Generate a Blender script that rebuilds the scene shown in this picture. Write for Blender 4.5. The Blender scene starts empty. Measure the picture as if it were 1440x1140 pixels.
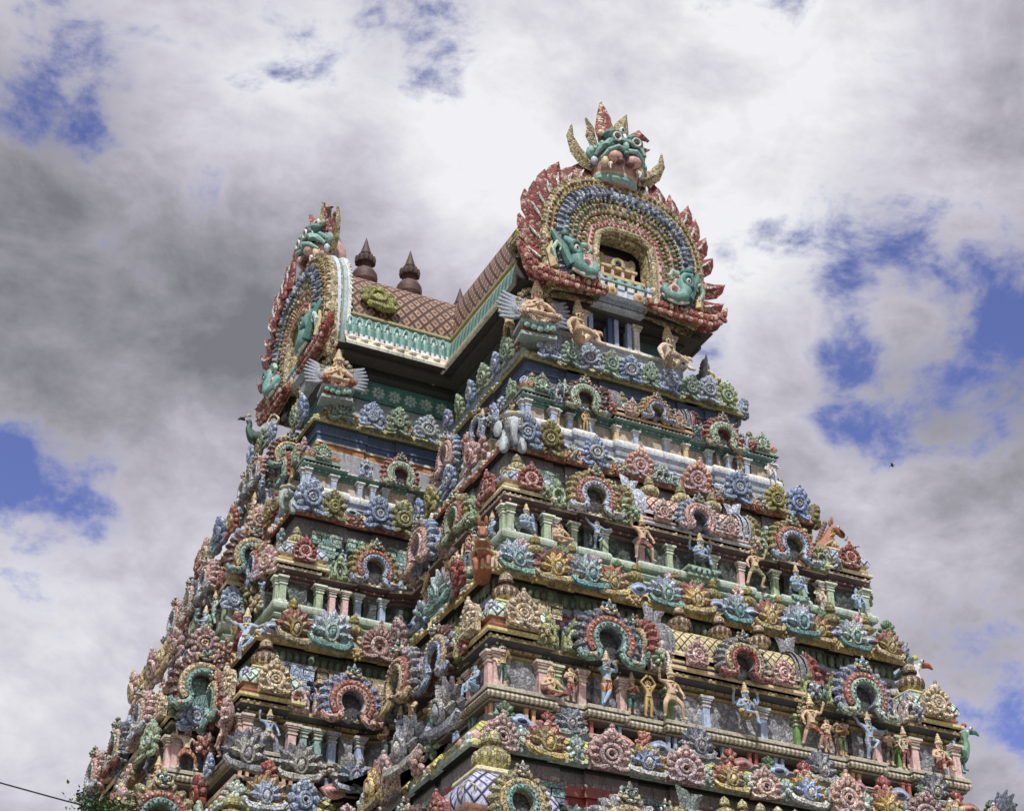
import bpy, bmesh, math, random
from mathutils import Matrix, Vector
R = math.radians; PI = math.pi
random.seed(7)
sc = bpy.context.scene
COL = sc.collection

# ------------------------------------------------------------------ camera
def setup_camera():
    cd = bpy.data.cameras.new('camera'); co = bpy.data.objects.new('camera', cd); COL.objects.link(co)
    pitch, yaw, roll = R(32.4514), R(25.7985), R(0.1855)
    fw = Vector((math.sin(yaw)*math.cos(pitch), math.cos(yaw)*math.cos(pitch), math.sin(pitch)))
    rt = Vector((math.cos(yaw), -math.sin(yaw), 0)); up = rt.cross(fw)
    r2 = rt*math.cos(roll)+up*math.sin(roll); u2 = -rt*math.sin(roll)+up*math.cos(roll)
    m = Matrix((r2, u2, -fw)).transposed().to_4x4(); m.translation = Vector((-26.2307, 0, 0))
    co.matrix_world = m
    cd.sensor_fit = 'HORIZONTAL'; cd.sensor_width = 36; cd.lens = 2603.2/1440*36
    cd.clip_end = 20000; cd.clip_start = 0.1
    sc.camera = co
setup_camera()
CAMLOC = Vector((-26.2307, 0, 0))

# ------------------------------------------------------------------ sky, sun, exposure
SUN_EL, SUN_AZ = 52, 205          # azimuth: compass bearing from +Y clockwise
def setup_world():
    w = bpy.data.worlds.new('World'); sc.world = w; w.use_nodes = True
    nt = w.node_tree; N = nt.nodes; L = nt.links; N.clear()
    out = N.new('ShaderNodeOutputWorld'); bg = N.new('ShaderNodeBackground'); bg.inputs['Strength'].default_value = 0.1
    sky = N.new('ShaderNodeTexSky'); sky.sky_type = 'NISHITA'; sky.sun_disc = False
    sky.sun_elevation = R(SUN_EL); sky.sun_rotation = R(SUN_AZ); sky.air_density = 1.0; sky.dust_density = 0.3; sky.ozone_density = 3
    tc = N.new('ShaderNodeTexCoord')
    def M(op, a, b=None, c=None, clamp=False):
        n = N.new('ShaderNodeMath'); n.operation = op; n.use_clamp = clamp
        for i, x in enumerate((a, b, c)):
            if x is None: continue
            if isinstance(x, (int, float)): n.inputs[i].default_value = x
            else: L.new(x, n.inputs[i])
        return n.outputs[0]
    def noise(scale, detail, rough, src, lac=2.0, dist=0.0):
        n = N.new('ShaderNodeTexNoise'); n.inputs['Scale'].default_value = scale; n.inputs['Detail'].default_value = detail
        n.inputs['Roughness'].default_value = rough; n.inputs['Distortion'].default_value = dist; L.new(src, n.inputs['Vector']); return n.outputs['Fac']
    def ramp(v, a, b):
        n = N.new('ShaderNodeMapRange'); n.interpolation_type = 'SMOOTHSTEP'; n.inputs['From Min'].default_value = a; n.inputs['From Max'].default_value = b
        L.new(v, n.inputs['Value']); return n.outputs[0]
    def mix(f, a, b):
        n = N.new('ShaderNodeMix'); n.data_type = 'RGBA'
        for k, x in (('Factor', f), ('A', a), ('B', b)):
            s = [i for i in n.inputs if i.name == k and (i.type == 'RGBA' or k == 'Factor')][0]
            if k == 'Factor': s = n.inputs[0]
            if isinstance(x, (int, float)): s.default_value = x
            elif isinstance(x, tuple): s.default_value = x
            else: L.new(x, s)
        return n.outputs[2]
    mp = N.new('ShaderNodeMapping'); mp.inputs['Scale'].default_value = (1, 1, 1.6); L.new(tc.outputs['Generated'], mp.inputs['Vector'])
    v = mp.outputs['Vector']
    n1 = noise(6.0, 10, 0.62, v, dist=0.35); n2 = noise(17.0, 8, 0.62, v, dist=0.25); n3 = noise(2.6, 6, 0.55, v)
    # broken-cloud openings: soft lobes round fixed sky bearings
    def lobe(d, r):
        dn = N.new('ShaderNodeVectorMath'); dn.operation = 'DOT_PRODUCT'; L.new(tc.outputs['Generated'], dn.inputs[0]); dn.inputs[1].default_value = d
        return ramp(dn.outputs['Value'], math.cos(R(r)), 1.0)
    acc = None
    for d, r, k in SKY_GAPS:
        x = M('MULTIPLY', lobe(d, r), k); acc = x if acc is None else M('ADD', acc, x)
    wob = M('ADD', M('MULTIPLY', M('SUBTRACT', n1, 0.5), 2.6), M('MULTIPLY', M('SUBTRACT', n2, 0.5), 2.2))
    gap = ramp(M('ADD', acc, wob), 0.3, 0.92)
    # cloud brightness: bright hub, grey bellies
    b = None
    for d, r, k in SKY_LIGHT:
        x = M('MULTIPLY', lobe(d, r), k); b = x if b is None else M('ADD', b, x)
    b = M('ADD', b, M('ADD', M('MULTIPLY', M('SUBTRACT', n3, 0.5), 1.3), M('ADD', M('MULTIPLY', M('SUBTRACT', n2, 0.5), .8), M('MULTIPLY', M('SUBTRACT', n1, 0.5), 1.4))))
    b = M('ADD', b, 0.5, clamp=True)
    cr = N.new('ShaderNodeValToRGB'); L.new(b, cr.inputs[0]); e = cr.color_ramp
    e.elements[0].position = 0; e.elements[0].color = (2.0, 2.05, 2.3, 1); e.elements[1].position = 1; e.elements[1].color = (8.8, 8.8, 9.1, 1)
    for p, c in ((0.3, (3.5, 3.4, 3.85)), (0.6, (5.7, 5.5, 6.3))):
        x = e.elements.new(p); x.color = (*c, 1)
    blue = N.new('ShaderNodeMix'); blue.data_type = 'RGBA'; blue.blend_type = 'MULTIPLY'; blue.inputs[0].default_value = 1
    L.new(sky.outputs[0], blue.inputs[6]); blue.inputs[7].default_value = (1.35, 1.08, 1.5, 1)
    L.new(mix(gap, cr.outputs[0], blue.outputs[2]), bg.inputs['Color']); L.new(bg.outputs[0], out.inputs[0])
def bearing(px, py):              # a direction in the sky, from picture angles of the 1440 x 1140 photograph
    m = sc.camera.matrix_world.to_3x3(); return tuple((m @ Vector((px-720, 570-py, -2603.2))).normalized())
SKY_GAPS = [(bearing(0, 660), 1.4, .5), (bearing(60, 760), 4.8, .42), (bearing(40, 100), 4.4, .46), (bearing(610, 20), 3.4, .46),
            (bearing(1300, 480), 5.6, .37), (bearing(1430, 400), 4.0, .4), (bearing(1240, 560), 3.0, .4), (bearing(1180, 320), 3.6, .3), (bearing(1410, 900), 4.6, .38), (bearing(1440, 570), 4, .36), (bearing(1080, 720), 3, .15)]
SKY_LIGHT = [(bearing(900, 150), 9, .48), (bearing(520, 130), 8, .3), (bearing(1250, 180), 9, .25), (bearing(150, 430), 9, -.38), (bearing(430, 370), 6, -.2), (bearing(150, 900), 9, .2), (bearing(1200, 800), 9, .2)]
setup_world()
sd = bpy.data.lights.new('sun', 'SUN'); so = bpy.data.objects.new('sun', sd); COL.objects.link(so)
sd.energy = 4.2; sd.angle = R(2.5); sd.color = (1, 0.975, 0.94)
az, el = R(SUN_AZ), R(SUN_EL)
so.rotation_euler = Vector((math.sin(az)*math.cos(el), math.cos(az)*math.cos(el), math.sin(el))).to_track_quat('Z', 'Y').to_euler()
so.location = (-20, -20, 60)
sc.view_settings.view_transform = 'Standard'; sc.view_settings.look = 'None'; sc.view_settings.gamma = 1; sc.view_settings.exposure = 0

# ------------------------------------------------------------------ materials
SAT, VAL = .82, 1.05                # sun-bleached, dusty paint
def lin(h):
    h = h.lstrip('#'); c = [int(h[i:i+2], 16)/255 for i in (0, 2, 4)]
    g = .3*c[0]+.59*c[1]+.11*c[2]; c = [(g+(x-g)*SAT)*VAL for x in c]
    return tuple(x/12.92 if x <= .04045 else ((x+.055)/1.055)**2.4 for x in c)
MATS = {}
def nodes(name):
    m = bpy.data.materials.new(name); m.use_nodes = True; nt = m.node_tree; return m, nt.nodes, nt.links, nt.nodes['Principled BSDF']
def mixn(N, L, f, a, b):
    n = N.new('ShaderNodeMix'); n.data_type = 'RGBA'
    for i, x in ((0, f), (6, a), (7, b)):
        if isinstance(x, (int, float)): n.inputs[i].default_value = x
        elif isinstance(x, tuple): n.inputs[i].default_value = (*x[:3], 1)
        else: L.new(x, n.inputs[i])
    return n.outputs[2]
def weather(N, L, bs, colour, rough, amount=.5, bump=.3):
    g = N.new('ShaderNodeNewGeometry')
    n = N.new('ShaderNodeTexNoise'); n.inputs['Scale'].default_value = 1.7; n.inputs['Detail'].default_value = 7; n.inputs['Roughness'].default_value = .7; L.new(g.outputs['Position'], n.inputs['Vector'])
    r = N.new('ShaderNodeMapRange'); r.inputs['From Min'].default_value = .48; r.inputs['From Max'].default_value = .74; r.inputs['To Max'].default_value = amount; L.new(n.outputs['Fac'], r.inputs['Value'])
    mp = N.new('ShaderNodeMapping'); mp.inputs['Scale'].default_value = (6, 6, .8); L.new(g.outputs['Position'], mp.inputs['Vector'])
    n2 = N.new('ShaderNodeTexNoise'); n2.inputs['Scale'].default_value = 2; n2.inputs['Detail'].default_value = 5; n2.inputs['Roughness'].default_value = .65; L.new(mp.outputs[0], n2.inputs['Vector'])
    r2 = N.new('ShaderNodeMapRange'); r2.inputs['From Min'].default_value = .52; r2.inputs['From Max'].default_value = .72; r2.inputs['To Max'].default_value = min(1, amount*1.25); L.new(n2.outputs['Fac'], r2.inputs['Value'])
    n3 = N.new('ShaderNodeTexNoise'); n3.inputs['Scale'].default_value = 14; n3.inputs['Detail'].default_value = 5; L.new(g.outputs['Position'], n3.inputs['Vector'])
    r3 = N.new('ShaderNodeMapRange'); r3.inputs['From Min'].default_value = .3; r3.inputs['From Max'].default_value = .7; r3.inputs['To Min'].default_value = .72; r3.inputs['To Max'].default_value = 1.18; L.new(n3.outputs['Fac'], r3.inputs['Value'])
    c = mixn(N, L, r.outputs[0], colour, lin('4a4640')); c = mixn(N, L, r2.outputs[0], c, lin('3a3733'))
    mu = N.new('ShaderNodeMix'); mu.data_type = 'RGBA'; mu.blend_type = 'MULTIPLY'; mu.inputs[0].default_value = 1; L.new(c, mu.inputs[6]); L.new(r3.outputs[0], mu.inputs[7])
    L.new(mu.outputs[2], bs.inputs['Base Color']); bs.inputs['Roughness'].default_value = rough
    b = N.new('ShaderNodeBump'); b.inputs['Strength'].default_value = bump; b.inputs['Distance'].default_value = .03; L.new(n3.outputs['Fac'], b.inputs['Height']); L.new(b.outputs[0], bs.inputs['Normal'])
    return b
def paint(h, rough=.62, amount=.5, orn=False):
    k = ('p', h, rough, amount, orn)
    if k not in MATS:
        m, N, L, bs = nodes('paint_'+h); c = lin(h)
        if orn:                       # chased stucco: small scrolls with groove shade painted dark along the cell edges
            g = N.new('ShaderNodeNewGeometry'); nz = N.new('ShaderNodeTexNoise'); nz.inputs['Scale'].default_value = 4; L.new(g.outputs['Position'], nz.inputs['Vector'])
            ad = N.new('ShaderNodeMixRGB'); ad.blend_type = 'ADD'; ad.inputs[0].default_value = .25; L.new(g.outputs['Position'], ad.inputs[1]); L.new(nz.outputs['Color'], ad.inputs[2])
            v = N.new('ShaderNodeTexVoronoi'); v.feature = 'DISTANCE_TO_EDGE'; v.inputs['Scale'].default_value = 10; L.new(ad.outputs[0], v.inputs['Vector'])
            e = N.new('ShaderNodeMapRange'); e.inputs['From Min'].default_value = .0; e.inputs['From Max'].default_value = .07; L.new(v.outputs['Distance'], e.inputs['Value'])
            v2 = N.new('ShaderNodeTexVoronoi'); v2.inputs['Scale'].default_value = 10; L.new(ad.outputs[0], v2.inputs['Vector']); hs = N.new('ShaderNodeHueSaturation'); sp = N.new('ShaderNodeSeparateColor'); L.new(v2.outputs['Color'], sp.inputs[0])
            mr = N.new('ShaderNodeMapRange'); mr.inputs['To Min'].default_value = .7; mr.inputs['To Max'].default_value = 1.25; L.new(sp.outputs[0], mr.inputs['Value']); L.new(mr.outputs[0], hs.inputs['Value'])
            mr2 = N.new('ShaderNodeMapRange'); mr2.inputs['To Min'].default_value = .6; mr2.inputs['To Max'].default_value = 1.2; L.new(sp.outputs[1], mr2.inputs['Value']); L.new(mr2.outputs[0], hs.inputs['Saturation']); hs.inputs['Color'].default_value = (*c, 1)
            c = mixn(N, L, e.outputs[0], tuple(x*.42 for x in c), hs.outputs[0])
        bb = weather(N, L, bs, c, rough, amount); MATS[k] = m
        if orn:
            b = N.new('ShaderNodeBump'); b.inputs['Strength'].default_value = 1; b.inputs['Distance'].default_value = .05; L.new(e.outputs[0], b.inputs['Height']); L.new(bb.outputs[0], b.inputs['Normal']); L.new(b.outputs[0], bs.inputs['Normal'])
    return MATS[k]
def carved(a, b, c, scale=9, dark='2c2824'):
    """relief stucco picked out in three paints"""
    k = ('c', a, b, c, scale)
    if k not in MATS:
        m, N, L, bs = nodes('carved_'+a)
        g = N.new('ShaderNodeNewGeometry')
        nz = N.new('ShaderNodeTexNoise'); nz.inputs['Scale'].default_value = 5; nz.inputs['Detail'].default_value = 3; L.new(g.outputs['Position'], nz.inputs['Vector']); ad = N.new('ShaderNodeMixRGB'); ad.blend_type = 'ADD'; ad.inputs[0].default_value = .3; L.new(g.outputs['Position'], ad.inputs[1]); L.new(nz.outputs['Color'], ad.inputs[2])
        v = N.new('ShaderNodeTexVoronoi'); v.inputs['Scale'].default_value = scale; L.new(ad.outputs[0], v.inputs['Vector'])
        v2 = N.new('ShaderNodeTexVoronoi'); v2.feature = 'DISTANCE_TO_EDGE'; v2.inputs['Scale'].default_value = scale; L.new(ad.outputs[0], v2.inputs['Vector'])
        s = N.new('ShaderNodeSeparateColor'); L.new(v.outputs['Color'], s.inputs[0])
        r1 = N.new('ShaderNodeMath'); r1.operation = 'GREATER_THAN'; r1.inputs[1].default_value = .55; L.new(s.outputs[0], r1.inputs[0])
        r2 = N.new('ShaderNodeMath'); r2.operation = 'GREATER_THAN'; r2.inputs[1].default_value = .8; L.new(s.outputs[1], r2.inputs[0])
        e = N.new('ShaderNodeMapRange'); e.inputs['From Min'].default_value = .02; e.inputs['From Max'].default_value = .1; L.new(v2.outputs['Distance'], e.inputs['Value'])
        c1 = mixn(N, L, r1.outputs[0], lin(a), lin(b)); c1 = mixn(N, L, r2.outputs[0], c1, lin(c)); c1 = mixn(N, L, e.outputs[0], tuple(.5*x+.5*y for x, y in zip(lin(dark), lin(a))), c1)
        bb = weather(N, L, bs, c1, .6, .4)
        b = N.new('ShaderNodeBump'); b.inputs['Strength'].default_value = 1; b.inputs['Distance'].default_value = .06; L.new(v2.outputs['Distance'], b.inputs['Height']); L.new(bb.outputs[0], b.inputs['Normal']); L.new(b.outputs[0], bs.inputs['Normal'])
        MATS[k] = m
    return MATS[k]
def tile(a, line='2a2522', inner=None, cell=.3, width=.09):
    """diamond tiling in the surface's own unwrapped metres"""
    k = ('t', a, line, inner, cell, width)
    if k not in MATS:
        m, N, L, bs = nodes('tile_'+a)
        u = N.new('ShaderNodeUVMap'); sp = N.new('ShaderNodeSeparateXYZ'); L.new(u.outputs[0], sp.inputs[0])
        def M(op, x, y):
            n = N.new('ShaderNodeMath'); n.operation = op
            for i, q in enumerate((x, y)):
                if isinstance(q, (int, float)): n.inputs[i].default_value = q
                else: L.new(q, n.inputs[i])
            return n.outputs[0]
        yy = M('MULTIPLY', sp.outputs[1], .8)
        A = M('ABSOLUTE', M('SUBTRACT', M('FRACT', M('DIVIDE', M('ADD', sp.outputs[0], yy), cell), 0), .5), 0)
        B = M('ABSOLUTE', M('SUBTRACT', M('FRACT', M('DIVIDE', M('SUBTRACT', sp.outputs[0], yy), cell), 0), .5), 0)
        mx = M('MAXIMUM', A, B)
        ln = M('GREATER_THAN', mx, .5-width)
        col = lin(a)
        if inner:
            rg = M('MULTIPLY', M('GREATER_THAN', mx, .17), M('LESS_THAN', mx, .3)); col = mixn(N, L, rg, lin(a), lin(inner))
        c = mixn(N, L, ln, col, lin(line))
        bb = weather(N, L, bs, c, .55, .7)
        b = N.new('ShaderNodeBump'); b.inputs['Strength'].default_value = 1; b.inputs['Distance'].default_value = .05; b.invert = True
        L.new(M('MAXIMUM', mx, .3), b.inputs['Height']); L.new(bb.outputs[0], b.inputs['Normal']); L.new(b.outputs[0], bs.inputs['Normal'])
        MATS[k] = m
    return MATS[k]
def beaded(a, b, scale=7):
    """moulding with a repeating cast bead along its length"""
    k = ('b', a, b, scale)
    if k not in MATS:
        m, N, L, bs = nodes('beaded_'+a)
        u = N.new('ShaderNodeUVMap'); w = N.new('ShaderNodeTexWave'); w.wave_type = 'BANDS'; w.bands_direction = 'X'; w.inputs['Scale'].default_value = scale*.32; w.inputs['Distortion'].default_value = .6; w.inputs['Detail'].default_value = 1
        L.new(u.outputs[0], w.inputs['Vector'])
        r = N.new('ShaderNodeMapRange'); r.inputs['From Min'].default_value = .15; r.inputs['From Max'].default_value = .5; L.new(w.outputs['Fac'], r.inputs['Value'])
        c = mixn(N, L, r.outputs[0], lin(b), lin(a)); bb = weather(N, L, bs, c, .6, .45)
        bp = N.new('ShaderNodeBump'); bp.inputs['Strength'].default_value = .8; bp.inputs['Distance'].default_value = .03; L.new(w.outputs['Fac'], bp.inputs['Height']); L.new(bb.outputs[0], bp.inputs['Normal']); L.new(bp.outputs[0], bs.inputs['Normal'])
        MATS[k] = m
    return MATS[k]
# paints of the tower
BLUE='9fb4d6'; PBLUE='b9c6d8'; DBLUE='3a5a8c'; TEAL='7fada4'; DTEAL='4f837b'; MINT='a9c9b6'; OLIVE='a39d6e'; GOLD='c6b07f'; RED='b05c52'; DRED='744a48'
PINK='d8b0ac'; SALM='d6a091'; CREAM='d8c19a'; WHITE='dcdbd4'; GREY='93939b'; DGREY='55555a'; GREEN='a0b592'; LEAF='688a62'; ORANGE='c4794e'; SKIN='d6ac84'; MAUVE='8d8490'
DARK='2b2a2b'; MUST='a59a5c'; BROWN='7a5a42'; SLATE='6d7a8e'; LAV='a6a8d0'

# ------------------------------------------------------------------ mesh helpers
def sup(a, p):
    c, d = math.cos(a), math.sin(a); return math.copysign(abs(c)**p, c), math.copysign(abs(d)**p, d)
class MB:
    def __init__(s, orn=False): s.orn=orn; s.pw=1; s.v=[]; s.f=[]; s.m=[]; s.uv=[]; s.mats=[]
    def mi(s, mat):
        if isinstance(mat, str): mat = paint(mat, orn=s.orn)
        if mat not in s.mats: s.mats.append(mat)
        return s.mats.index(mat)
    def add(s, vs, fs, mat, T=None, uvs=None):
        o = len(s.v); i = s.mi(mat)
        s.v += [tuple(T @ Vector(p)) if T else tuple(p) for p in vs]
        for k, f in enumerate(fs):
            s.f.append(tuple(o+a for a in f)); s.m.append(i); s.uv.append(uvs[k] if uvs else None)
    def box(s, c, d, mat, T=None, taper=1):
        x, y, z = (a/2 for a in d); t = taper
        vs = [(c[0]+sx*x*(t if sz > 0 else 1), c[1]+sy*y*(t if sz > 0 else 1), c[2]+sz*z) for sz in (-1, 1) for sx, sy in ((-1,-1),(1,-1),(1,1),(-1,1))]
        s.add(vs, [(0,3,2,1),(4,5,6,7),(0,1,5,4),(1,2,6,5),(2,3,7,6),(3,0,4,7)], mat, T)
    def ell(s, c, r, mat, T=None, n=10, k=6, rot=None):
        vs = [(0,0,r[2])]; fs = []
        for i in range(1, k):
            a = PI*i/k
            for j in range(n):
                b = 2*PI*j/n; vs.append((r[0]*math.sin(a)*math.cos(b), r[1]*math.sin(a)*math.sin(b), r[2]*math.cos(a)))
        vs.append((0,0,-r[2])); e = len(vs)-1
        for j in range(n):
            fs.append((0, 1+j, 1+(j+1)%n)); b = 1+(k-2)*n; fs.append((e, b+(j+1)%n, b+j))
            for i in range(k-2): p = 1+i*n; fs.append((p+j, p+n+j, p+n+(j+1)%n, p+(j+1)%n))
        q = rot.to_matrix() if hasattr(rot, 'to_matrix') else rot
        vs = [tuple((q @ Vector(p) if q else Vector(p))+Vector(c)) for p in vs]
        s.add(vs, fs, mat, T)
    def tube(s, pts, rad, mat, T=None, n=8, flat=1.0):
        pts = [Vector(p) for p in pts]; N = len(pts); vs = []; fs = []
        if isinstance(rad, (int, float)): rad = [rad]*N
        up = Vector((0,1,0.001))
        for i, p in enumerate(pts):
            t = (pts[min(i+1,N-1)]-pts[max(i-1,0)]).normalized(); a = up.cross(t)
            if a.length < .05: a = Vector((1,0,0)).cross(t)
            a.normalize(); b = t.cross(a)
            for j in range(n):
                q = 2*PI*j/n; vs.append(p+a*rad[i]*math.cos(q)+b*rad[i]*flat*math.sin(q))
        for i in range(N-1):
            for j in range(n): fs.append((i*n+j, i*n+(j+1)%n, (i+1)*n+(j+1)%n, (i+1)*n+j))
        fs.append(tuple(range(n-1,-1,-1))); fs.append(tuple((N-1)*n+j for j in range(n)))
        s.add(vs, fs, mat, T)
    def lathe(s, prof, mat, T=None, n=14, c=(0,0,0)):
        """prof: (radius, z[, material for the band starting here])"""
        for (a, b) in zip(prof, prof[1:]):
            m = a[2] if len(a) > 2 else mat; vs = []; fs = []
            for r, z in (a[:2], b[:2]):
                for j in range(n): q = 2*PI*j/n; vs.append((c[0]+r*math.cos(q), c[1]+r*math.sin(q), c[2]+z))
            for j in range(n): fs.append((j, (j+1)%n, n+(j+1)%n, n+j))
            s.add(vs, fs, m, T)
        for (r, z), fl in ((prof[0][:2], 1), (prof[-1][:2], 0)):
            if r > .004:
                vs = [(c[0]+r*math.cos(2*PI*j/n), c[1]+r*math.sin(2*PI*j/n), c[2]+z) for j in range(n)]
                s.add(vs, [tuple(range(n-1,-1,-1)) if fl else tuple(range(n))], mat, T)
    def ext(s, out, y0, y1, mat, T=None, side=None):
        """outline (x,z) counter-clockwise seen from the front, y0 = front (smaller), y1 = back"""
        n = len(out); vs = [(x, y0, z) for x, z in out]+[(x, y1, z) for x, z in out]
        s.add(vs, [tuple(range(n))], mat, T); s.add(vs, [tuple(range(2*n-1, n-1, -1))]+[((i+1)%n, i, n+i, n+(i+1)%n) for i in range(n)], side or mat, T)
    def leaf(s, spine, widths, t, mat, T=None, rim=None):
        """ridged leaf in the x-z plane along a spine; thickness t towards -y"""
        sp = [Vector((x,0,z)) for x, z in spine]; n = len(sp); L = []; Rr = []
        for i, p in enumerate(sp):
            d = (sp[min(i+1,n-1)]-sp[max(i-1,0)]).normalized(); nn = Vector((-d.z,0,d.x)); L.append(p+nn*widths[i]); Rr.append(p-nn*widths[i])
        vs = []
        for i in range(n):
            k = t*(1-.6*i/(n-1)); vs += [L[i], sp[i]+Vector((0,-k,0)), Rr[i], sp[i]+Vector((0,k*.8,0))]
        fs = []; fs2 = []
        for i in range(n-1):
            a, b = i*4, i*4+4
            fs += [(a, b, b+1, a+1)[::-1], (a+1, b+1, b+2, a+2)[::-1]]; fs2 += [(a+2, b+2, b+3, a+3)[::-1], (a+3, b+3, b, a)[::-1]]
        s.add(vs, fs+[(0,1,2,3)], mat, T); s.add(vs, fs2, rim or mat, T)
    def band(s, c, rx, rz, a0, a1, w, d, mat, T=None, n=22, y=0):
        """arched moulding, centre line rx,rz, half-width w, bulging d towards -y"""
        prof = [(-1,0),(-.9,-.75),(-.4,-1),(.4,-1),(.9,-.75),(1,0)]; vs = []; fs = []; k = len(prof)
        for i in range(n+1):
            a = R(a0+(a1-a0)*i/n); ca, sa = sup(a, s.pw)
            for q, h in prof: vs.append((c[0]+(rx+q*w)*ca, y+h*d, c[1]+(rz+q*w)*sa))
        for i in range(n):
            for j in range(k-1): fs.append((i*k+j, i*k+j+1, (i+1)*k+j+1, (i+1)*k+j)[::-1])
        fs += [tuple(range(k)), tuple(n*k+j for j in range(k-1,-1,-1))]
        s.add(vs, fs, mat, T)
    def beads(s, c, rx, rz, a0, a1, num, r, mat, y=0, T=None, mats=None):
        for i in range(num):
            a = R(a0+(a1-a0)*(i+.5)/num); q = .8+.4*((i*7)%5)/4 if mats else 1; ca, sa = sup(a, s.pw); s.ell((c[0]+rx*ca, y, c[1]+rz*sa), tuple(x*q for x in r), mats[i%len(mats)] if mats else mat, T, 6, 4, Matrix.Rotation(PI/2-a, 3, 'Y'))
    def ringband(s, c, rx, rz, w, d, mat, T=None, y=0, n=18): s.band(c, rx, rz, 0, 360, w, d, mat, T, n, y)
    def sweep(s, poly, prof, cap=None, closed=True):
        """poly: plan points (outward = right of travel for counter-clockwise); prof: (offset, z, material)"""
        n = len(poly); P = [Vector(p) for p in poly]; off = []
        for i in range(n):
            a = (P[i]-P[i-1]).normalized(); b = (P[(i+1)%n]-P[i]).normalized()
            na = Vector((a.y,-a.x)); nb = Vector((b.y,-b.x)); mm = na+nb; mm = mm/(mm.dot(na)) if mm.length > .1 else na; off.append(mm)
        v = 0
        for (o0, z0, m), (o1, z1, _) in zip(prof, prof[1:]):
            dv = math.hypot(o1-o0, z1-z0)
            vs = []; fs = []; uvs = []
            for i in range(n):
                j = (i+1)%n
                if (P[j]-P[i]).length < 1e-5: continue
                d = (P[j]-P[i]).normalized(); q = [P[i]+off[i]*o0, P[j]+off[j]*o0, P[j]+off[j]*o1, P[i]+off[i]*o1]
                k = len(vs); vs += [(q[0].x,q[0].y,z0),(q[1].x,q[1].y,z0),(q[2].x,q[2].y,z1),(q[3].x,q[3].y,z1)]; fs.append((k,k+1,k+2,k+3))
                uvs.append([(q[0].dot(d),v),(q[1].dot(d),v),(q[2].dot(d),v+dv),(q[3].dot(d),v+dv)])
            s.add(vs, fs, m, None, uvs); v += dv
        if cap:
            o, z, _ = prof[-1]; s.add([((P[i]+off[i]*o).x, (P[i]+off[i]*o).y, z) for i in range(n)], [tuple(range(n))], cap)
    def edge_beads(s, poly, off, z, step, r, mats, ymax=54.5):
        """small cast ornaments along a plan outline"""
        n = len(poly); P = [Vector(p) for p in poly]; q = 0
        for i in range(n):
            a, b = P[i], P[(i+1)%n]; L = (b-a).length
            if L < .25 or (a.y > ymax and b.y > ymax): continue
            d = (b-a)/L; nn = Vector((d.y,-d.x)); k = max(1, int(L/step)); an = math.atan2(d.y, d.x)
            if nn.y > .5: continue
            for j in range(k):
                c = a+d*(L*(j+.5)/k)+nn*off; q += 1; f = .82+.36*((q*13)%7)/6
                s.ell((c.x,c.y,z), (r[0]*f,r[1]*f,r[2]*f), mats[q%len(mats)], None, 6, 4, Matrix.Rotation(an, 3, 'Z'))
    def barrel(s, x0, x1, prof, T=None, caps=None):
        """prof (y, z, material) swept along x"""
        v = 0
        for (y0, z0, m), (y1, z1, _) in zip(prof, prof[1:]):
            dv = math.hypot(y1-y0, z1-z0)
            s.add([(x0,y0,z0),(x1,y0,z0),(x1,y1,z1),(x0,y1,z1)], [(0,1,2,3)], m, T, [[(x0,v),(x1,v),(x1,v+dv),(x0,v+dv)]]); v += dv
        if caps:
            for x, fl in ((x0, 0), (x1, 1)):
                f = tuple(range(len(prof))); s.add([(x,p[0],p[1]) for p in prof], [f if fl else f[::-1]], caps, T)
    def mesh(s, name, smooth=38):
        me = bpy.data.meshes.new(name); me.from_pydata(s.v, [], s.f)
        for m in s.mats: me.materials.append(m)
        me.polygons.foreach_set('material_index', s.m); me.polygons.foreach_set('use_smooth', [True]*len(s.f))
        ul = me.uv_layers.new(name='UVMap')
        for p, uv in zip(me.polygons, s.uv):
            if uv:
                for li, q in zip(p.loop_indices, uv): ul.data[li].uv = q
        me.update(); me.set_sharp_from_angle(angle=R(smooth))
        return me
CACHE = {}
def cached(fn, *a):
    k = (fn.__name__,)+a
    if k not in CACHE: CACHE[k] = fn(*a)
    return CACHE[k]
TR = Matrix.Translation
def RZ(d): return Matrix.Rotation(R(d), 4, 'Z')
def SC(x, y=None, z=None): return Matrix.Diagonal((x, y or x, z or x, 1))

# ------------------------------------------------------------------ scene objects
WORLD = {}
def link(name, me, M, parent=None, label=None):
    o = bpy.data.objects.new(name, me); COL.objects.link(o); WORLD[o] = M.copy()
    if parent: o.parent = parent; o.matrix_local = WORLD[parent].inverted() @ M
    else: o.matrix_local = M
    if label: o['label'] = label
    return o
def thing(name, me, M, label, cat, group=None):
    o = link(name, me, M); o['label'] = label; o['category'] = cat
    if group: o['group'] = group
    return o
def structure(o): o['kind'] = 'structure'; return o

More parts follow.
